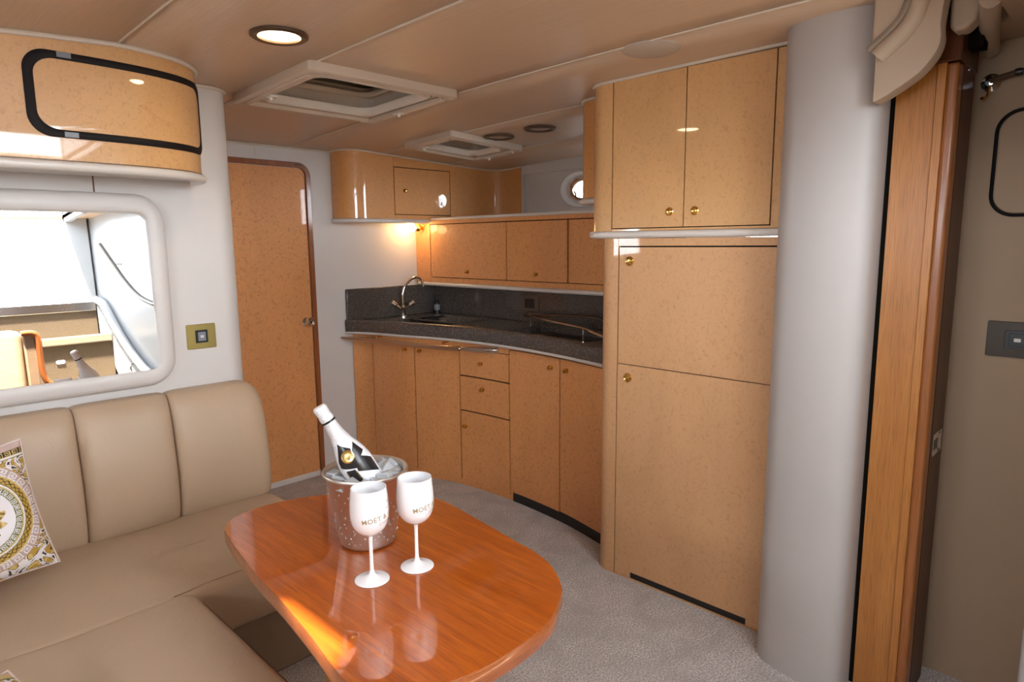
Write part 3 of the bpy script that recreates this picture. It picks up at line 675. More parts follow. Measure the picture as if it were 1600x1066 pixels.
# grab rail below the counter edge
GR = thing('grab_rail', 'polished bronze grab rail bowed in front of the left base doors', 'rail', (2.4, 3.2, .86))
gp = catmull([(2.205, 3.655, .865), (2.235, 3.60, .861), (2.315, 3.36, .855), (2.385, 3.08, .851), (2.42, 2.88, .853), (2.455, 2.78, .855), (2.505, 2.63, .857), (2.535, 2.573, .859)], 6)
n_ = len(gp); obj('rail_bar', tube(B(), gp[:int(n_ * .72)], [.005 + .0095 * min(1, i / 8) for i in range(int(n_ * .72))], 12), M['rose_rail'], GR)
k0 = int(n_ * .69); obj('rail_end', tube(B(), gp[k0:], [.008 + .010 * min(1, i / 4) for i in range(n_ - k0)], 12), M['chrome'], GR, label='thicker chrome end of the rail')
for r in (.687, .842):
    s = bc.ratio(r); a = on_curve(bc, s, .878, 0.0); b = on_curve(bc, s, .868, .045); obj('bracket', tube(B(), [a, b], [.013, .008], 10), M['brass'], GR)

# ================================================================= WALL CABINETS (galley, lower row) with shelf
WX = 2.84
WC = thing('galley_wall_cabinet', 'low maple wall cabinet with three flap doors over the backsplash', 'cabinet', (2.9, 2.8, 1.17))
obj('carcass', box(B(), WX + .014, 3.04, 1.72, WY - .001, 1.195, 1.590), M['gap'], WC)
bm = B(); box(bm, WX, WX + .014, 3.527, WY - .001, 1.19, 1.60); box(bm, WX, WX + .014, 1.72, 3.525, 1.19, 1.221); box(bm, WX, WX + .014, 1.72, 3.525, 1.576, 1.60)
obj('face_frame', bm, M['maple_galley'], WC)
for (a, b, k) in ((2.809, 3.518, 3.152), (2.334, 2.799, 2.563), (1.75, 2.322, None)):
    d = obj('flap_door', box(B(), WX - .0005, WX + .013, a, b, 1.2255, 1.5705), M['maple_galley'], WC)
    if k: knob(d, (WX, k, 1.268), (-1, 0))
bm = B(); loft(bm, [[(WX + .006 + .016 * math.cos(a), y, 1.176 + .013 * math.sin(a)) for a in [2 * PI * i / 8 for i in range(8)]] for y in (1.72, 3.66)]); obj('lower_moulding', bm, M['white_trim'], WC, smooth=60)
obj('underside', box(B(), WX + .005, 3.02, 1.72, WY - .001, 1.172, 1.19), M['white_trim'], WC)
obj('shelf_top', box(B(), WX - .004, 3.46, 1.72, WY - .001, 1.600, 1.618), M['white_trim'], WC, bevel=.006)
# wall sconce with lit bulb on the cabinet's left stile
SC = thing('wall_sconce', 'small brass ball sconce with lit bulb under the corner cabinet', 'wall lamp', (WX, 3.61, 1.553))
obj('rose', lathe(B(), [(0, 0), (.026, 0), (.026, .004), (.012, .010), (.012, .016), (.024, .024), (.027, .038), (.020, .052), (.014, .058), (0, .06)], (WX, 3.61, 1.553), (-1, 0, 0), 24), M['brass'], SC)
obj('bulb', lathe(B(), [(0, 0), (.010, 0), (.012, .008), (.026, .020), (.030, .036), (.024, .054), (0, .066)], (WX - .058, 3.605, 1.553), (-1, 0, 0), 24), M['bulb_on'], SC)
light('sconce_glow', 'POINT', (WX - .13, 3.55, 1.540), 0.40, (1.0, 0.60, 0.26), 0.03)

# ================================================================= GALLEY CORNER OVERHEAD CABINET
oc_ = Curve([(2.200, 3.675), (2.203, 3.615), (2.235, 3.560), (2.300, 3.522), (2.42, 3.518), (2.70, 3.515), (3.0, 3.503), (3.25, 3.492), (3.34, 3.478), (3.405, 3.43), (3.43, 3.34), (3.432, 3.235)], 8)
OG = thing('corner_overhead_cabinet', 'curved glossy maple overhead cabinet in the far galley corner', 'cabinet', (2.7, 3.6, 1.6))
sa = min(range(400), key=lambda i: abs(oc_.at(oc_.L * i / 399).x - 2.553)) * oc_.L / 399
sb = min(range(400), key=lambda i: abs(oc_.at(oc_.L * i / 399).x - 3.008)) * oc_.L / 399
obj('carcass', strip(B(), oc_, .02, oc_.L - .01, 1.62, lambda x, y: cz(x, y) - .03, -.014, .02, .04), M['gap'], OG)
bm = B()
for a, b, z0, z1 in ((0, sa - .0015, 1.603, topc), (sb + .0015, oc_.L, 1.603, topc), (sa, sb, 1.603, 1.632), (sa, sb, 1.932, topc)): strip(bm, oc_, a, b, z0, z1, 0, .014, .02)
obj('face_frame', bm, M['maple_gloss_amber'], OG, smooth=50)
d = obj('door', strip(B(), oc_, sa + .0045, sb - .0045, 1.637, 1.927, 0, .013, .02), M['maple_gloss_amber'], OG, smooth=50)
knob(d, (2.635, oc_.at(sa + .08).y, 1.785), (0, -1))
se = min(range(400), key=lambda i: abs(oc_.at(oc_.L * i / 399).x - 2.83)) * oc_.L / 399
rings = []
for s in oc_.samples(0, se, .02):
    p = oc_.at(s); n = oc_.nrm(s); e = min(1, (se - s) / .03 + .25)
    rings.append([(p.x + n.x * (.0 + .015 * math.cos(a)), p.y + n.y * (.0 + .015 * math.cos(a)), 1.592 + .014 * e * math.sin(a)) for a in [2 * PI * k / 8 for k in range(8)]])
obj('lower_moulding', loft(B(), rings), M['white_trim'], OG, smooth=60)
bm = B(); q = [oc_.at(s) for s in oc_.samples(0, se, .03)]; loft(bm, [[(p.x, p.y, z) for p in q] + [(q[-1].x, WY - .001, z)] for z in (1.590, 1.603)]); obj('underside', bm, M['white_trim'], OG)
obj('top_piping', tube(B(), [(oc_.at(s).x + oc_.nrm(s).x * .003, oc_.at(s).y + oc_.nrm(s).y * .003, cz(*oc_.at(s)) - .004) for s in oc_.samples(0, oc_.L, .03)], .006, 6), M['piping'], OG)

# ================================================================= PORTHOLE
PH = struct('window_1', ringprism(B(), [(u * 1.0, v * 1.0) for u, v in [(.165 * math.cos(2 * PI * i / 40), .118 * math.sin(2 * PI * i / 40)) for i in range(40)]], [(.105 * math.cos(2 * PI * i / 40), .075 * math.sin(2 * PI * i / 40)) for i in range(40)], lambda u, v, d: (3.46 - d, 2.728 + u, 1.789 + v), [(0, 0), (0, .012), (.15, .020), (.5, .010), (1, -.02), (1, -.05), (0, -.05)]), M['porthole_white'], smooth=60, label='white oval porthole above the galley shelf')
el = lambda a, b: [(a * math.cos(2 * PI * i / 36), b * math.sin(2 * PI * i / 36)) for i in range(36)]
fp = lambda u, v, d: (3.46 - d, 2.728 + u, 1.789 + v)
pf = obj('chrome_frame', ringprism(B(), el(.108, .078), el(.078, .054), fp, [(0, -.02), (0, -.008), (.5, -.004), (1, -.010), (1, -.03)]), M['rose_rail'], PH, smooth=50)
for i in range(8):
    a = 2 * PI * (i + .5) / 8; obj('screw', lathe(B(), [(0, 0), (.004, 0), (.003, .002), (0, .003)], fp(.093 * math.cos(a), .066 * math.sin(a), -.005), (-1, 0, 0), 8), M['bronze'], pf)
obj('pane', prism(B(), el(.080, .056), fp, -.030, -.026), M['glass'], PH)
obj('dog_lever', tube(B(), [fp(.045, -.050, .0), fp(.035, -.030, .012), fp(.045, -.012, .015)], .006, 8), M['plate_brown'], PH)

# ================================================================= TALL CABINETS
TX = 2.265
def rc(y_end, r, x0=TX, ret=.35): # plan: along x = x0 from pillar to y_end, then rounded corner and back
    pts = [(x0, .915), (x0, y_end - r)] + [(x0 + r - r * math.cos(a), y_end - r + r * math.sin(a)) for a in [PI / 2 * i / 10 for i in range(1, 11)]] + [(x0 + ret, y_end)]
    c = Curve(pts, sharp=True); return c
tl, tu = rc(1.690, .055), rc(1.755, .075)
SG = -1
TL = thing('tall_cabinet', 'tall satin maple cabinet with two stacked doors beside the white pillar', 'cabinet', (2.4, 1.3, 0))
obj('carcass', box(B(), TX + .016, TX + .5, .915, 1.62, 0.0, 1.46), M['gap'], TL)
def seg_at_y(c, y): return y - .915
bm = B()
strip(bm, tl, seg_at_y(tl, 1.590), tl.L, 0, 1.462, 0, .015, .02, SG); strip(bm, tl, 0, seg_at_y(tl, 1.588), 1.432, 1.462, 0, .015, .1, SG)
strip(bm, tl, 0, seg_at_y(tl, 1.588), 0, .004, 0, .015, .1, SG)
obj('face_frame', bm, M['maple_satin'], TL, smooth=50)
d = obj('upper_door', box(B(), TX, TX + .014, .9185, 1.5838, .9455, 1.4262), M['maple_satin'], TL); ringknob(d, (TX, 1.533, 1.371), (-1, 0, 0), .020)
bm = B(); box(bm, TX, TX + .014, .9175, 1.585, .034, .9415); box(bm, TX, TX + .014, 1.507, 1.585, .006, .034); box(bm, TX, TX + .014, .9175, .985, .006, .034)
d = obj('lower_door', bm, M['maple_satin'], TL); ringknob(d, (TX, 1.533, .888), (-1, 0, 0), .020)
obj('vent_slot', box(B(), TX + .006, TX + .012, .985, 1.507, .005, .034), M['black'], TL)
TU = thing('upper_tall_cabinet', 'glossy maple ceiling cabinet with a pair of doors and gold knobs', 'cabinet', (2.4, 1.3, 1.47))
obj('carcass', box(B(), TX + .016, TX + .55, .915, 1.68, 1.49, 2.07), M['gap'], TU)
bm = B()
strip(bm, tu, seg_at_y(tu, 1.628), tu.L, 1.492, topc, 0, .015, .015, SG); strip(bm, tu, 0, seg_at_y(tu, 1.626), 1.492, 1.500, 0, .015, .1, SG)
strip(bm, tu, 0, seg_at_y(tu, .962), 1.500, 2.078, 0, .015, .1, SG); strip(bm, tu, 0, seg_at_y(tu, 1.626), 2.083, topc, 0, .015, .1, SG)
obj('face_frame', bm, M['maple'], TU, smooth=50)
for a, b, k in ((1.2995, 1.622, 1.356), (.967, 1.2945, 1.250)):
    d = obj('door', box(B(), TX, TX + .014, a, b, 1.504, 2.079), M['maple'], TU); ringknob(d, (TX, k, 1.561), (-1, 0, 0), .017)
def mould(c, s0, s1, z, ra, rb, off=0.0, n=8):
    rings = []
    for s in c.samples(s0, s1, .02):
        p = c.at(s); nn = c.nrm(s) * SG
        rings.append([(p.x + nn.x * (off + ra * math.cos(a)), p.y + nn.y * (off + ra * math.cos(a)), z + rb * math.sin(a)) for a in [2 * PI * k / n for k in range(n)]])
    return loft(B(), rings)
obj('lower_moulding', mould(tu, 0, tu.L, 1.477, .018, .0145, .0, 10), M['white_trim'], TU, smooth=60)
obj('underside', box(B(), TX + .005, TX + .35, .915, 1.74, 1.468, 1.490), M['white_trim'], TU)
obj('top_piping', tube(B(), [(tu.at(s).x - tu.nrm(s).x * .004, tu.at(s).y - tu.nrm(s).y * .004, cz(*tu.at(s)) - .004) for s in tu.samples(0, tu.L, .03)], .007, 6), M['piping'], TU)
# side cabinet at the back of the tall unit
s2 = Curve([(2.40, 1.74), (2.42, 1.86)] + [(2.42 + .08 - .08 * math.cos(a), 1.86 + .08 * math.sin(a)) for a in [PI / 2 * i / 8 for i in range(1, 9)]] + [(2.86, 1.94)], sharp=True)
SD = thing('side_overhead_cabinet', 'narrow maple overhead cabinet with rounded edge behind the tall cabinet', 'cabinet', (2.6, 1.85, 1.6))
obj('face', strip(B(), s2, 0, s2.L, 1.645, topc, 0, .014, .02, SG), M['maple_gloss_amber'], SD, smooth=50)
obj('lower_moulding', mould(s2, 0, s2.L, 1.632, .016, .014), M['white_trim'], SD, smooth=60)
bm = B(); q = [s2.at(s) for s in s2.samples(0, s2.L, .03)]; loft(bm, [[(p.x, p.y, z) for p in q] + [(2.86, 1.74, z)] for z in (1.628, 1.646)]); obj('underside', bm, M['white_trim'], SD)
obj('top_piping', tube(B(), [(s2.at(s).x - s2.nrm(s).x * .004, s2.at(s).y - s2.nrm(s).y * .004, cz(*s2.at(s)) - .004) for s in s2.samples(0, s2.L, .03)], .007, 6), M['piping'], SD)
obj('end_panel', box(B(), 2.60, 3.0, 1.695, 1.715, .0, 1.46), M['maple_satin'], TL)

# ================================================================= VALANCE over the doorway (padded fabric)
VA = thing('padded_valance', 'beige padded fabric valance hanging over the doorway by the pillar', 'valance', (2.05, .52, 1.9))
def yz_sheet(outl, x0, x1, bev=.012): return loft(B(), [[(x0, y, z) for y, z in outl], [(x1, y, z) for y, z in outl]])
low = [(v.y, v.z) for v in catmull([(0, .600, 1.822), (0, .570, 1.836), (0, .525, 1.862), (0, .490, 1.888), (0, .462, 1.925), (0, .452, 1.960), (0, .455, 2.00), (0, .450, 2.06), (0, .448, 2.094)], 5)]
obj('valance_panel', yz_sheet([(.605, 2.094), (.603, 1.825)] + low, 2.05, 2.11), M['tan_soft'] if 'tan_soft' in M else vinyl('beige_valance_vinyl', (0.42, 0.32, 0.235, 1), .6), VA, bevel=.012, seg=3)
up = [(v.y, v.z) for v in catmull([(0, .598, 1.940), (0, .586, 1.952), (0, .560, 1.972), (0, .525, 2.008), (0, .508, 2.05), (0, .500, 2.094)], 5)]
VM = bpy.data.materials['beige_valance_vinyl']
obj('upper_roll', tube(B(), [(2.050, y, z) for y, z in up], .024, 14), VM, VA)
obj('inner_band', tube(B(), [(2.036, y + .020, z + .018) for y, z in up], .009, 8), vinyl('taupe_band', (.25, .19, .14, 1), .7), VA)
obj('back_panel', yz_sheet([(.612, 2.094), (.612, 1.965), (.60, 1.975), (.555, 2.00), (.535, 2.04), (.52, 2.094)], 2.035, 2.052), VM, VA, bevel=.006)
obj('return_panel', yz_sheet([(.455, 2.094), (.452, 2.00), (.440, 1.990), (.415, 1.990), (.395, 2.01), (.375, 2.094)], 2.13, 2.20), VM, VA, bevel=.01, seg=3)
V2 = thing('head_liner_roll', 'tan padded roll at the head compartment ceiling edge', 'valance', (2.32, .40, 2.0))
obj('roll', tube(B(), catmull([(2.435, .408, 1.995), (2.30, .390, 2.008), (2.15, .368, 2.020), (2.05, .352, 2.030)], 6), .024, 12), VM, V2)
obj('recess_shade_block', box(B(), 2.24, 2.30, .392, .428, 1.965, 2.09), M['gap'], V2)  # the black box is no real hollow, its colour stands for recess shade

# towel hook on the head wall
HK = thing('wall_hook', 'chrome wall hook with black-tipped arm on the tan wall', 'hook', (HX, .40, 1.905))
obj('rosette', lathe(B(), [(0, 0), (.026, 0), (.026, .005), (.020, .010), (.021, .016), (.013, .022), (.012, .030), (0, .032)], (HX, .402, 1.905), (-1, 0, 0), 12), M['chrome'], HK, smooth=20)
obj('arm', tube(B(), [(HX - .03, .40, 1.905), (HX - .035, .37, 1.912), (HX - .04, .335, 1.918)], .008, 10), M['bronze'], HK)
obj('arm_tip', lathe(B(), [(0, -.012), (.009, -.010), (.011, 0), (.009, .010), (0, .012)], (HX - .04, .332, 1.918), (0, 1, 0), 14), M['black'], HK)
obj('lower_hook', tube(B(), catmull([(HX - .025, .402, 1.895), (HX - .028, .402, 1.880), (HX - .022, .404, 1.868), (HX - .028, .412, 1.856), (HX - .040, .415, 1.858)], 4), .005, 8), M['gold_foil'], HK)

# ================================================================= SOFA
SO = thing('corner_sofa', 'beige leather built-in corner sofa under the mirror', 'sofa', (.3, 2.2, 0))
def back_pad(x0, x1, round_right=False):
    prof = [(2.60, .405), (2.575, .425), (2.560, .50), (2.562, .62), (2.578, .75), (2.597, .84), (2.615, .878), (2.640, .897), (2.672, .896), (2.692, .880), (2.696, .70), (2.696, .405)]
    P = [(v.x, v.y) for v in catmull([(a, b, 0) for a, b in prof], 3)]
    rings = []; n = 22; r = .085
    for i in range(n + 1):
        w = i / n; w = .5 - .5 * math.cos(PI * w); x = x0 + (x1 - x0) * w; e = (1 - abs(2 * w - 1) ** 9) ** .5 if 0 < w < 1 else 0
        ring = []
        for (y, z) in P:
            zz = z
            if round_right and x > x1 - r:
                zt = .897 - (r - math.sqrt(max(0, r * r - (x - (x1 - r)) ** 2))); zz = .405 + (z - .405) * (zt - .405) / (.897 - .405)
            k = 1 - .024 * (1 - e) / .5 if True else 1
            yy = 2.69 + (y - 2.69) * (1 - .22 * (1 - e)); zz2 = .405 + (zz - .405) * (1 - .022 * (1 - e))
            # gentle creases and fullness
            if y < 2.65: yy -= .010 * e * math.sin(PI * min(1, max(0, (z - .42) / .45))) - .0025 * mnoise.noise(Vector((x * 9, z * 7, 3.1)))
            ring.append((x, yy, zz2))
        rings.append(ring)
    return loft(B(), rings)
for a, b in ((-1.1, -.72), (-.72, -.41), (-.41, -.09), (-.09, .225), (.225, .528), (.528, .835)): obj('back_cushion', back_pad(a, b - .001), M['leather'], SO, smooth=60)
obj('back_cushion', back_pad(.836, 1.195, True), M['leather'], SO, smooth=60)
def cushion(x0, x1, y0, y1, z0, z1, r=.035, sag=.006, nx=26, ny=20, sd=0):
    """closed rounded cushion"""
    bm = B(); rings = []
    outl = rrect(x1 - x0, y1 - y0, max(r * 1.4, .05), 8); cx, cy = (x0 + x1) / 2, (y0 + y1) / 2
    outl = dense(outl)
    hx, hy = (x1 - x0) / 2, (y1 - y0) / 2
    def ring(k, z): # inset by k metres
        return [(cx + u * (1 - k / hx), cy + v * (1 - k / hy), z + (sag * 1.4 * mnoise.noise(Vector(((cx + u) * 4, (cy + v) * 4, sd))) if z > z1 - .01 else 0)) for u, v in outl]
    rings = [ring(r * .5, z0), ring(r * .15, z0 + r * .3), ring(0, z0 + r)]
    for i in range(6):
        a = PI / 2 * i / 5; rings.append(ring(r - r * math.cos(a), z1 - r + r * math.sin(a)))
    for k in (.10, .2, .3, .45, .6, .8, .97): rings.append(ring(r + (min(hx, hy) - r) * k, z1 + sag * math.sin(PI / 2 * k)))
    return loft(bm, rings)
obj('seat_cushion', cushion(-1.3, 1.205, 1.972, 2.615, .245, .420, .03), M['leather'], SO, smooth=60)
obj('chaise_cushion', cushion(-.75, .655, .62, 1.985, .265, .428, .028, sd=5), M['leather'], SO, smooth=60)
pts = [(.60, 1.990, .4215), (.64, 1.992, .4215), (.70, 2.003, .421), (.80, 2.004, .421), (1.0, 2.006, .420), (1.15, 2.006, .419)]
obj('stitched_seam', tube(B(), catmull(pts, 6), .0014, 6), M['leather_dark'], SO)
obj('chaise_piping', tube(B(), [(.649, .68, .416), (.649, 1.2, .417), (.649, 1.90, .416)], .003, 6), M['seam'], SO)
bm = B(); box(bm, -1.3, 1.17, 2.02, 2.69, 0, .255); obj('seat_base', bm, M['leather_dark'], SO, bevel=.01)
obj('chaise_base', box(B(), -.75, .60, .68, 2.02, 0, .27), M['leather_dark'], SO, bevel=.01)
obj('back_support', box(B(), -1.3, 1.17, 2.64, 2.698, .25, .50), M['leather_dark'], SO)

# ================================================================= TABLE
TB = thing('dining_table', 'glossy cherry-wood table with rounded corners on a pedestal', 'table', (.9, 1.3, 0))
tp = [(0.666, 1.734), (0.680, 1.775), (0.712, 1.812), (0.766, 1.836), (0.83, 1.841), (0.92, 1.822), (1.004, 1.775), (1.13, 1.645), (1.180, 1.583), (1.213, 1.487), (1.199, 1.348), (1.181, 1.218), (1.167, 1.130), (1.157, 1.052), (1.136, 0.986), (1.103, 0.930), (1.066, 0.886), (1.035, .866), (.975, .832), (.914, .816), (.85, .809), (.764, .810), (.696, .822), (.62, .853), (.572, .905), (.558, .974), (.582, 1.124), (.606, 1.301), (.622, 1.464), (.643, 1.61)]
loop = [(v.x, v.y) for v in catmull([(a, b, 0) for a, b in tp + tp[:3]], 5)]
loop = [(v.x, v.y) for v in catmull([(a, b, 0) for a, b in tp[-2:] + tp + tp[:2]], 5)][10:10 + 5 * len(tp)]
cxy = (sum(p[0] for p in loop) / len(loop), sum(p[1] for p in loop) / len(loop))
def tr(k, z): return [(cxy[0] + (x - cxy[0]) * (1 - k), cxy[1] + (y - cxy[1]) * (1 - k), z) for x, y in loop]
top = obj('tabletop', loft(B(), [tr(.01, .6785), tr(.0045, .6785), tr(.0045, .680), tr(.9, .680)]), M['table_wood'], TB)
obj('table_edging', loft(B(), [tr(.012, .640), tr(.003, .641), tr(0, .645), tr(0, .6755), tr(.003, .6795), tr(.012, .6795)]), M['edge_wood'], TB, smooth=40)
bm = B(); loft(bm, [[(.80 + a * u, 1.30 + b * v, z) for u, v in [(math.cos(2 * PI * i / 24), math.sin(2 * PI * i / 24)) for i in range(24)]] for a, b, z in ((.13, .20, .005), (.13, .20, .03), (.085, .13, .05), (.075, .12, .3), (.075, .12, .6), (.13, .2, .64))])
obj('pedestal', bm, M['casing_wood'], TB, smooth=50)
struct('floor_step', box(B(), .60, .605, .7, .705, 0, .001), M['carpet'], floor_ := bpy.data.objects['floor'])

# ================================================================= ICE BUCKET
BK = Vector((.905, 1.413, .680))
IB = thing('ice_bucket', 'brushed steel champagne bucket with rolled rim and water drops', 'ice bucket', BK)
bp = [(0, .002), (.066, .002), (.071, .006), (.072, .012), (.1005, .183), (.1045, .187), (.1085, .190), (.1095, .194), (.1075, .198), (.1025, .198), (.0985, .192), (.0975, .180), (.070, .012), (0, .010)]
bm = B(); q = [Vector((0, 0, 0))]; rings = []
for r, h in bp: rings.append([(max(r, 1e-5) * math.cos(2 * PI * i / 56) + BK.x, max(r, 1e-5) * math.sin(2 * PI * i / 56) + BK.y, BK.z + h) for i in range(56)])
loft(bm, rings, cap=False); obj('bucket_body', bm, M['steel'], IB, smooth=50)
# ring handle on the right side
rd = Vector((.80, -.60, 0)).normalized(); lug = BK + rd * .103 + Vector((0, 0, .172)); lg = obj('handle_lug', lathe(B(), [(0, 0), (.010, 0), (.010, .010), (.006, .014), (0, .015)], lug, rd, 14), M['chrome'], IB)
rcn = lug + rd * .012 - Vector((0, 0, .016)); side = Vector((-rd.y, rd.x, 0))
obj('handle_ring', tube(B(), [rcn + side * .018 * math.cos(2 * PI * i / 24) + Vector((0, 0, 1)) * .018 * math.sin(2 * PI * i / 24) for i in range(24)], .003, 8, closed=True), M['chrome'], IB)
bm = B(); rnd = random.Random(3)
for i in range(230):
    a = rnd.uniform(0, 2 * PI); h = .02 + .15 * rnd.random() ** 1.3; r = .0722 + (h - .012) / .171 * .0285; s = rnd.uniform(.0008, .0026)
    c = BK + Vector((r * math.cos(a), r * math.sin(a), h)); bmesh.ops.create_icosphere(bm, subdivisions=1, radius=s, matrix=Matrix.Translation(c) @ Matrix.Diagonal((1, 1, rnd.uniform(1, 2.2), 1)))
obj('water_drops', bm, M['drop'], IB, kind='stuff')
tag(obj('crushed_ice', loft(B(), [[((.091 + .002 * (j > 0)) * math.cos(2 * PI * i / 32) * k + BK.x, .092 * math.sin(2 * PI * i / 32) * k + BK.y, BK.z + z + .006 * mnoise.noise(Vector((i * .8, j * 3, 0)))) for i in range(32)] for j, (k, z) in enumerate(((.72, .08), (.93, .150), (.98, .158), (.7, .166), (.35, .168), (.02, .169)))]), M['ice_fill']), 'melting crushed ice filling the steel bucket', 'ice', kind='stuff')
# bottle
BT = Vector((.934, 1.373, .775)); tipv = Vector((.810, 1.460, 1.049)); ax = (tipv - BT).normalized(); LB = (tipv - BT).length
# tag ice cubes (each an object) around the bottle
rnd = random.Random(11); cubes = 0; proto = None; tries = 0; placed = []
while cubes < 26 and tries < 3000:
    tries += 1; a = rnd.uniform(0, 2 * PI); r = .080 * math.sqrt(rnd.random()); c = BK + Vector((r * math.cos(a), r * math.sin(a), .172 + rnd.uniform(0, .014)))
    tpar = (c - BT).dot(ax); d = (c - (BT + ax * tpar)).length
    if d < .058 or any((c - p).length < .022 for p in placed): continue
    placed.append(c)
    if proto is None or cubes < 5:
        bm = B(); bmesh.ops.create_cube(bm, size=.030)
        for v in bm.verts: v.co += Vector((rnd.uniform(-.003, .003), rnd.uniform(-.003, .003), rnd.uniform(-.003, .003)))
        o = obj('ice_cube', bm, M['ice'], bevel=.004, seg=2); proto = o; protos = (protos + [o]) if cubes else [o]
    else: o = rnd.choice(protos).copy(); COL.objects.link(o)
    tag(o, 'clear ice cube heaped in the steel bucket around the bottle', 'ice cube', 'ice cubes in the bucket')
    o.location = c; o.rotation_euler = (rnd.uniform(0, 3), rnd.uniform(0, 3), rnd.uniform(0, 3)); cubes += 1
CB = thing('champagne_bottle', 'white champagne bottle with black crossed label leaning in the bucket', 'bottle', BT)
R0 = .0435
bprof = [(0, .0), (.036, 0), (.042, .003), (R0, .010), (R0, .130), (.0425, .150), (.039, .170), (.032, .192), (.0245, .212), (.0195, .232), (.0165, .252), (.0150, .272)]
k = LB / .330 if False else 1.0
bprof = [(r, h * LB / .315) for r, h in bprof]
def brad(h):
    for (r0, h0), (r1, h1) in zip(bprof[2:], bprof[3:]):
        if h0 <= h <= h1: return r0 + (r1 - r0) * (h - h0) / (h1 - h0)
    return bprof[-1][0]
sm = [(v.x, v.y) for v in catmull([(r, h, 0) for r, h in bprof[3:]], 4)]
obj('glass_body', lathe(B(), bprof[:3] + sm + [(0, bprof[-1][1])], n=48), M['bottle_white'], CB, local=True, smooth=60)
hn = bprof[-1][1]
bm = B(); lathe(bm, [(.0250, hn * .775), (.0200, hn * .85), (.0172, hn * .93), (.0160, hn * .985), (.0165, hn + .002), (.0175, hn + .004), (.0178, hn + .012), (.0165, hn + .018), (.0172, hn + .030), (.0180, hn + .038), (.0150, hn + .044), (0, hn + .045)], n=40)
for v in bm.verts:
    if v.co.xy.length > .003: v.co.xy *= 1 + .035 * mnoise.noise(v.co * 120)
obj('neck_foil', bm, M['foil_white'], CB, local=True, smooth=60)
obj('neck_ring', lathe(B(), [(.0176, hn - .002), (.0184, hn - .002), (.0184, hn + .003), (.0176, hn + .003)], n=32), M['label_black'], CB, local=True)
# label as wrapped patches; th measured from the viewing side
def wrap(bm, quad, nu=14, nv=10, off=.0006, mi=0, thk=.0004):
    """quad: four (theta deg, h) corners; bilinear patch on the bottle"""
    g = []
    for j in range(nv + 1):
        row = []
        for i in range(nu + 1):
            u, v = i / nu, j / nv
            th = (quad[0][0] * (1 - u) + quad[1][0] * u) * (1 - v) + (quad[3][0] * (1 - u) + quad[2][0] * u) * v
            h = (quad[0][1] * (1 - u) + quad[1][1] * u) * (1 - v) + (quad[3][1] * (1 - u) + quad[2][1] * u) * v
            h *= LB / .315
            r = brad(h) + off; a = math.radians(th); row.append(bm.verts.new((r * math.cos(a), r * math.sin(a), h)))
        g.append(row)
    for j in range(nv):
        for i in range(nu): bm.faces.new((g[j][i], g[j][i + 1], g[j + 1][i + 1], g[j + 1][i])).material_index = mi
# crossed ribbon label: two diagonal sashes meeting at the seal plus hanging tail
bm = B()
wrap(bm, [(-62, .172), (-8, .158), (14, .190), (-34, .214)]); wrap(bm, [(-8, .132), (62, .098), (62, .140), (0, .178)]); wrap(bm, [(-2, .150), (14, .185), (44, .200), (52, .168)]); wrap(bm, [(-62, .172), (-62, .156), (-4, .140), (0, .178)])
wrap(bm, [(-44, .092), (-8, .092), (-14, .140), (-44, .145)])
obj('crossed_label', bm, M['label_black'], CB, local=True, smooth=60)
bm = B()
wrap(bm, [(-62, .148), (-62, .153), (62, .095), (62, .090)], off=.0009, nv=1, nu=26); wrap(bm, [(-62, .155), (-62, .1565), (62, .099), (62, .0975)], off=.0011, nv=1, nu=26)
wrap(bm, [(-47, .092), (-43.5, .092), (-43.5, .143), (-47, .143)], off=.0009, nu=1); wrap(bm, [(-9, .092), (-5.5, .092), (-11.5, .135), (-15, .135)], off=.0009, nu=1)
wrap(bm, [(0, .180), (2, .178), (46, .200), (44, .203)], off=.0009, nv=1, nu=12)
obj('gold_stripes', bm, M['gold_foil'], CB, local=True, smooth=60)
th0 = math.radians(-14); hs = .176 * LB / .315; rs = brad(hs); dr = (brad(hs + .01) - brad(hs - .01)) / .02
nv_ = Vector((math.cos(th0), math.sin(th0), -dr)).normalized()
se_ = obj('gold_seal', lathe(B(), [(0, 0), (.0165, 0), (.0165, .0012), (.0145, .0022), (.0130, .0016), (.0060, .0018), (0, .0022)], Vector((rs * math.cos(th0), rs * math.sin(th0), hs)) + nv_ * -.0012, nv_, 32), M['gold_foil'], CB, local=True)
view = (Vector((0, 0, 1.45)) - BT); view = view - ax * view.dot(ax); view.normalize(); yv = ax.cross(view)
CB.matrix_world = Matrix.Translation(BT) @ Matrix(((view.x, yv.x, ax.x), (view.y, yv.y, ax.y), (view.z, yv.z, ax.z))).to_4x4()

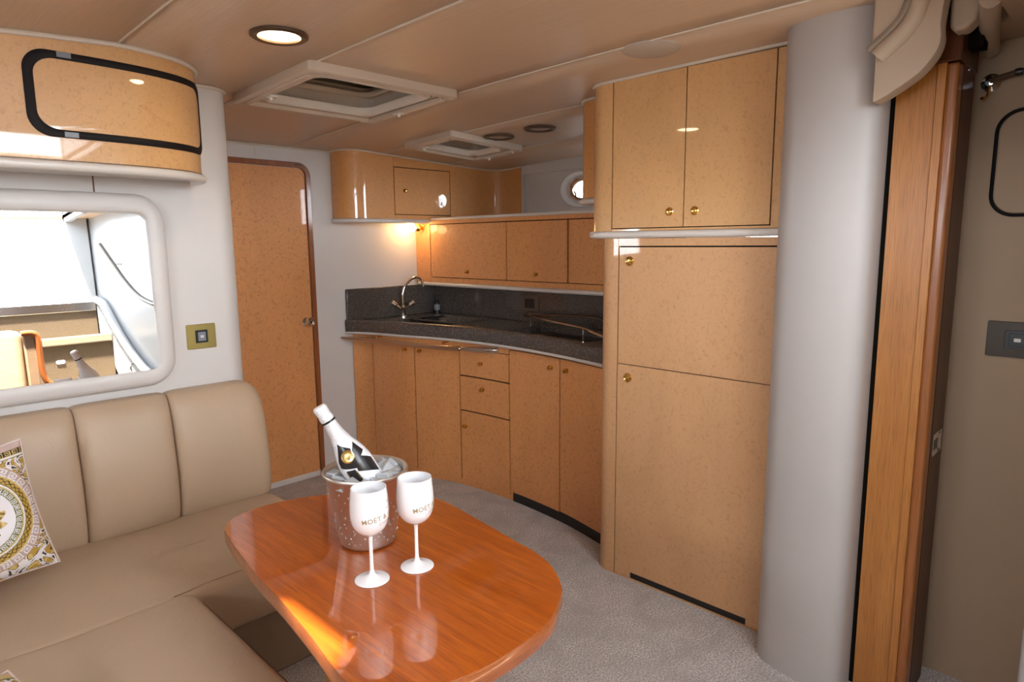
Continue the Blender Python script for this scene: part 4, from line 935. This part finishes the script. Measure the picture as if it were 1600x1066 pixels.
# ================================================================= GOBLETS
gob = [(0, 0), (.038, 0), (.0400, .0015), (.0395, .003), (.030, .0055), (.018, .009), (.009, .014), (.0055, .022), (.0045, .035), (.0042, .070), (.0046, .100), (.0065, .108), (.016, .1135), (.028, .1215), (.0375, .134), (.0425, .150), (.0440, .168), (.0432, .190), (.0415, .210), (.0400, .2245)]
gs = gob[:3] + [(v.x, v.y) for v in catmull([(r, h, 0) for r, h in gob[3:]], 4)]
inn = [(.0385, .2245), (.0400, .205), (.0418, .185), (.0424, .168), (.041, .152), (.036, .137), (.027, .1255), (.015, .118), (0, .116)]
def grad(h):
    for (r0, h0), (r1, h1) in zip(gs[3:], gs[4:]):
        if h0 <= h <= h1: return r0 + (r1 - r0) * (h - h0) / (h1 - h0)
    return gs[-1][0]
def text_mesh(s, size, spacing=1.0):
    cu = bpy.data.curves.new('txt', 'FONT'); cu.body = s; cu.size = size; cu.align_x = 'CENTER'; cu.space_character = spacing; cu.offset = size * .004; cu.resolution_u = 3
    o = bpy.data.objects.new('txt', cu); COL.objects.link(o); dg = bpy.context.evaluated_depsgraph_get(); dg.update()
    me = bpy.data.meshes.new_from_object(o.evaluated_get(dg)); bm = B(); bm.from_mesh(me)
    bpy.data.objects.remove(o); bpy.data.curves.remove(cu); bpy.data.meshes.remove(me); return bm
def wrap_text(s, size, h0, a0, spacing=1.0, off=.0008, arch=0.0, rot=0.13):
    bm = text_mesh(s, size, spacing); bmesh.ops.triangulate(bm, faces=bm.faces[:])
    for _k in range(3): bmesh.ops.subdivide_edges(bm, edges=[e for e in bm.edges if e.calc_length() > size * .16], cuts=1); bmesh.ops.triangulate(bm, faces=bm.faces[:])
    for v in bm.verts:
        x, y = v.co.x, v.co.y; x, y = x - y * math.sin(rot), y + (x + .045) * rot; h = h0 + y + arch * (x / .03) ** 2; a = a0 + x / .0435; r = grad(h) + off; v.co = Vector((r * math.cos(a), r * math.sin(a), h))
    return bm
def goblet(loc, yaw, label):
    t = thing('goblet', label, 'wine glass', loc, 'white goblets on the table'); t.rotation_euler = (0, 0, yaw)
    obj('goblet_body', lathe(B(), gs + inn, n=56), M['acrylic'], t, local=True, smooth=60)
    bm = wrap_text('MOËT & CHANDON', .0158, .1560, 0, 1.08); obj('lettering', bm, M['gold_print'], t, local=True, keep=True)
    bm = wrap_text('CHAMPAGNE', .0090, .1440, 0, 1.5); obj('small_lettering', bm, M['gold_print'], t, local=True, keep=True)
    bm = wrap_text('IMPERIAL', .0050, .1740, -.10, 1.3); obj('tiny_lettering', bm, M['gold_print'], t, local=True, keep=True)
    bm = B() # crown emblem
    def quad(p):
        vs = []
        for x, y in p:
            h = .1830 + (y * 1.4 + (x * 1.4 + .045) * .13); a = x * 1.4 / .0435; r = grad(h) + .0005; vs.append(bm.verts.new((r * math.cos(a), r * math.sin(a), h)))
        bm.faces.new(vs)
    quad([(-.0055, 0), (.0055, 0), (.0055, .0012), (-.0055, .0012)])
    for i in range(5):
        x = -.0055 + i * .00275; quad([(x - .0006, .0018), (x + .0006, .0018), (x * 1.25 + .0006, .0075 - abs(i - 2) * .0008), (x * 1.25 - .0006, .0075 - abs(i - 2) * .0008)])
        quad([(x * 1.25 - .001, .008 - abs(i - 2) * .0008), (x * 1.25, .007 - abs(i - 2) * .0008), (x * 1.25 + .001, .008 - abs(i - 2) * .0008), (x * 1.25, .0095 - abs(i - 2) * .0008)])
    quad([(-.0008, .0105), (.0008, .0105), (.0008, .013), (-.0008, .013)])
    obj('crown_emblem', bm, M['gold_print'], t, local=True, keep=True)
    return t
va = math.atan2(-1.23, -.793)
goblet((.795, 1.232, .680), va + math.radians(77), 'white goblet with gold lettering, the nearer one in front of the bucket')
goblet((.906, 1.207, .680), va + math.radians(89), 'white goblet with gold lettering, the one farther right on the table')

# ================================================================= PILLOWS
def key_tile():
    rows = ['11111111', '10000001', '10111101', '10100101', '10110101', '10000101', '11111101', '00000001']
    return np.array([[int(c) for c in r] for r in rows])
KT = key_tile()
def paint(u, v):
    """printed cloth colour for pillow coordinates -1..1"""
    white = np.array((.84, .80, .82)); gold = np.array((.50, .31, .055)); dk = np.array((.030, .024, .012)); pk = np.array((.62, .46, .42)); lg = np.array((.66, .50, .20)); gr = np.array((.16, .17, .05))
    r = math.hypot(u, v); a = math.atan2(v, u); c = white
    def key(t, n, lo, hi, fg, bg):
        i = int(((a / (2 * PI)) % 1.0) * n * 8) % 8; j = int((1 - (t - lo) / (hi - lo)) * 8); j = min(7, max(0, j)); return fg if KT[j][i] else bg
    if r < .86:
        if r < .30 + .045 * math.sin(a * 11 + 2.0 * math.sin(r * 9)):      # classical head with flowing locks
            x, y = u / .30, v / .30
            c = gold
            curl = math.sin(14 * math.hypot(x * .9, y + .1) + 5 * math.sin(a * 3) + a * 6)
            if math.hypot(x / .50, (y - .02) / .66) < 1:
                c = lg
                for ex in (-.20, .20):
                    if math.hypot((x - ex) / .11, (y - .12) / .045) < 1: c = gold
                    if math.hypot((x - ex) / .05, (y - .12) / .035) < 1: c = dk
                    if math.hypot((x - ex) / .14, (y - .23) / .03) < 1: c = gold
                if abs(x - .045) < .022 and -.18 < y < .15: c = gold
                if math.hypot(x / .13, (y + .32) / .045) < 1: c = gold * .6
            elif curl > .55: c = gold * .45
            elif curl < -.4: c = lg * 1.1
            return c
        if r < .46: return white
        if r < .475: return gr
        if r < .555: return key(r, 34, .475, .555, gr, white)
        if r < .575: return lg
        if r < .60: return white
        if r < .615: return gr
        if r < .70:
            w = math.sin(a * 44) * .5 + .5; q = (r - .657) / .04
            return dk * 1.5 if abs(abs(q) - w * .8) < .20 else gold * 1.1
        if r < .725: return lg
        if r < .85: return key(r, 30, .73, .85, pk * .85, white)
        return gold
    # border bands
    m = max(abs(u), abs(v))
    if v > .80 and m > .8:
        if .84 < v < .94:
            i = int(((u * 9) % 1.0) * 8); j = min(7, int((.94 - v) / .10 * 8)); return dk if KT[j][i] else lg
        if v >= .94: return pk
        return white if v > .815 else gr
    # baroque scrolls
    p = Vector((u * 3.1, v * 3.1, .4)); n1 = mnoise.noise(p); n2 = mnoise.noise(p * 1.9 + Vector((3, 1, 2)))
    s = math.sin(9 * (n1 + .6 * n2) + 5 * math.atan2(v - .55 * (1 if v > 0 else -1), u - .7 * (1 if u > 0 else -1)))
    t_ = math.sin(26 * (n1 * n2) + 18 * (u * u + v * v))
    if s > .30: return gold if t_ > -.3 else lg
    if s > .05: return dk
    if s < -.72 and t_ > .2: return dk * 1.2
    return white
def pillow(name, loc, zrot, tilt, label, half=.215, N=200, roll=0.0):
    bm = B(); g = {}; vals = []; K = {}
    def pt(u, v, side):
        e = (max(0, 1 - abs(u) ** 2.6) * max(0, 1 - abs(v) ** 2.6)) ** .5
        pin = 1 - .07 * (1 - abs(v) ** 2) * abs(u) ** 3 ; pin2 = 1 - .07 * (1 - abs(u) ** 2) * abs(v) ** 3
        w = .006 * mnoise.noise(Vector((u * 3, v * 3, side * 4))) * e
        return Vector((u * half * pin, side * (.068 * e ** .9) + w, v * half * pin2))
    for side in (-1, 1):
        n = N if side < 0 else 30
        vs = [[bm.verts.new(pt(-1 + 2 * i / n, -1 + 2 * j / n, side)) for i in range(n + 1)] for j in range(n + 1)]
        for j in range(n):
            for i in range(n):
                f = bm.faces.new((vs[j][i], vs[j][i + 1], vs[j + 1][i + 1], vs[j + 1][i]) if side < 0 else (vs[j][i], vs[j + 1][i], vs[j + 1][i + 1], vs[j][i + 1])); K[len(vals)] = 1
                vals.append(paint((-1 + 2 * (i + .5) / n - .20) * 1.06, (-1 + 2 * (j + .5) / n) * 1.04))
    t = thing(name, label, 'cushion', loc); t.rotation_euler = (tilt, roll, zrot)
    o = obj('pillow_cover', bm, None, t, local=True, keep=True, smooth=80)
    me = o.data; at = me.color_attributes.new('print', 'FLOAT_COLOR', 'CORNER')
    arr = np.ones((len(me.loops), 4), dtype=np.float32); arr[:, :3] = np.repeat(np.clip(np.array(vals), 0, 1), 4, axis=0); at.data.foreach_set('color', arr.ravel())
    me.materials.clear(); me.materials.append(M['print'])
    rope = [pt(u, v, 1) * 1.004 for u, v in [(-1 + 2 * i / 24, -1) for i in range(24)] + [(1, -1 + 2 * i / 24) for i in range(24)] + [(1 - 2 * i / 24, 1) for i in range(24)] + [(-1, 1 - 2 * i / 24) for i in range(24)]]
    obj('piped_edge', tube(B(), rope, .0035, 6, closed=True), mat('pink_white_cord', (.72, .60, .56), .6), t, local=True)
    return t
M['print'] = mat('printed_satin', (1, 1, 1), .42); t = NT(M['print']); at = t.n('ShaderNodeAttribute'); at.attribute_name = 'print'; t.color(at.outputs['Color'])
t.bump(t.noise(t.mapping((1, 1, 1)), 900, 2), .2, .0005)
pillow('throw_pillow', (.175, 2.385, .655), math.radians(4), math.radians(-14), 'white and gold baroque print cushion leaning on the sofa back', half=.198, roll=math.radians(-6))
pillow('throw_pillow', (.04, 1.42, .50), math.radians(20), math.radians(-78), 'second gold print cushion, only its corner showing at lower left', N=60)

# ================================================================= COMPANIONWAY (seen in the mirror)
ST = thing('companionway_steps', 'carpeted companionway steps with cream nosings seen in the mirror', 'stairs', (1.0, -.9, 0))
def wx(y): return 1.60 + (y + 1.34) * .182 / 1.44
def stepbox(y0, y1, z0, z1, xl=.28): return loft(B(), [[(xl, y0, z0), (wx(y0) - .06, y0, z0), (wx(y0) - .06, y0, z1), (xl, y0, z1)], [(xl, y1, z0), (wx(y1) - .06, y1, z0), (wx(y1) - .06, y1, z1), (xl, y1, z1)]])
obj('bottom_riser', stepbox(-.62, -.30, .001, .355, .99), M['step_carpet'], ST)
obj('lower_riser', stepbox(-1.29, -.62, .001, .688), M['step_carpet'], ST)
obj('upper_riser', stepbox(-1.29, -.94, .688, 1.06), M['step_carpet'], ST)
obj('sill_riser', stepbox(-1.298, -1.18, 1.06, 1.30), M['step_carpet'], ST)
for y0, y1, z in ((-.62, -.27, .378), (-.94, -.59, .711), (-1.18, -.91, 1.083)):
    tr_ = obj('tread', stepbox(y0, y1, z - .050, z + .012, .99 if z < .5 else .28), M['step_cream'], ST, bevel=.008)
    for k in range(4): obj('ridge', stepbox(y1 - .02 - k * .035, y1 - .010 - k * .035, z + .012, z + .016, .99 if z < .5 else .28), M['step_cream'], tr_)
obj('sill_plate', stepbox(-1.299, -1.165, 1.30, 1.375), M['sink_steel'], ST, bevel=.004)
obj('courtesy_lamp', prism(B(), rrect(.06, .026, .012, 5), lambda u, v, d: (1.21 + u, -.938 + d, .90 + v), 0, .006), M['step_lamp'], ST)
SR = thing('stair_stringer', 'white moulded stair side trim with pale ribbed carpet seen in the mirror', 'stair trim', (1.6, -.9, 0))
def sx(y, o): return wx(y) - o
zs = lambda y, z: z + (2.69 - y) * .101
ply = [(-1.16, .95), (-1.0, .80), (-.80, .62), (-.55, .42), (-.42, .36), (-.42, .30), (-.9, .38), (-1.16, .72)]
obj('side_carpet', loft(B(), [[(sx(y, .003), y, zs(y, z)) for y, z in ply], [(sx(y, .055), y, zs(y, z)) for y, z in ply]]), M['stringer_carpet'], SR)
obj('white_moulding', tube(B(), [(x, y, zs(y, z)) for x, y, z in catmull([(sx(-1.20, .04), -1.20, 1.0), (sx(-1.06, .04), -1.06, .96), (sx(-.9, .04), -.9, .80), (sx(-.72, .04), -.72, .64), (sx(-.5, .04), -.5, .50), (sx(-.3, .04), -.3, .42)], 6)], .034, 12), M['gelcoat'], SR)
HR = thing('stair_handrail', 'curved steel handrail on the white stair wall seen in the mirror', 'rail', (1.6, -.5, 1.2))
hp = [(x, y, zs(y, z)) for x, y, z in catmull([(sx(-.93, .06), -.93, 1.47), (sx(-.75, .06), -.75, 1.33), (sx(-.55, .06), -.55, 1.18), (sx(-.35, .06), -.35, 1.07), (sx(-.15, .06), -.15, 1.02), (sx(-.02, .05), -.02, 1.01)], 6)]
obj('rail_bar', tube(B(), hp, .018, 12), M['steel_satin'], HR)
for y, z in ((-.72, 1.31), (-.15, 1.02)): obj('standoff', tube(B(), [(sx(y, .06), y, zs(y, z)), (sx(y, 0), y, zs(y, z))], .009, 8), M['chrome'], HR)
CP = thing('doorway_column', 'white column beside the bright companionway seen in the mirror', 'column', (1.5, -1.25, 1.375))
obj('column', box(B(), 1.43, 1.595, -1.299, -1.24, 1.376, 2.30), M['gelcoat'], CP, bevel=.01)
AB = thing('aft_bench_back', 'beige leather seat back with orange wood edge seen in the mirror', 'seat', (.5, -.4, 0))
obj('bench_back', cushion(-.6, .90, -.50, -.38, .0, 1.18, .045), M['leather'], AB, smooth=60)
obj('bench_side', box(B(), .90, .97, -.52, -.38, 0, 1.14), M['leather_dark'], AB, bevel=.01)
tpv = catmull([(.89, -.375, 1.155), (.955, -.375, 1.152), (.985, -.375, 1.11), (.985, -.375, .93), (1.0, -.375, .81), (1.06, -.375, .75), (1.15, -.375, .71)], 6)
obj('wood_edge', tube(B(), tpv, .020, 8), M['door_frame_wood'], AB)
NB = thing('white_box', 'small white box on the step seen at the mirror corner', 'box', (1.64, -.66, .724))
obj('box_body', box(B(), 1.575, 1.655, -.70, -.64, .728, .84), M['gelcoat'], NB, bevel=.004)
obj('dark_ring', tube(B(), [(1.635 + .014 * math.cos(2 * PI * i / 16), -.637, .80 + .014 * math.sin(2 * PI * i / 16)) for i in range(16)], .003, 6, closed=True), M['black'], NB)
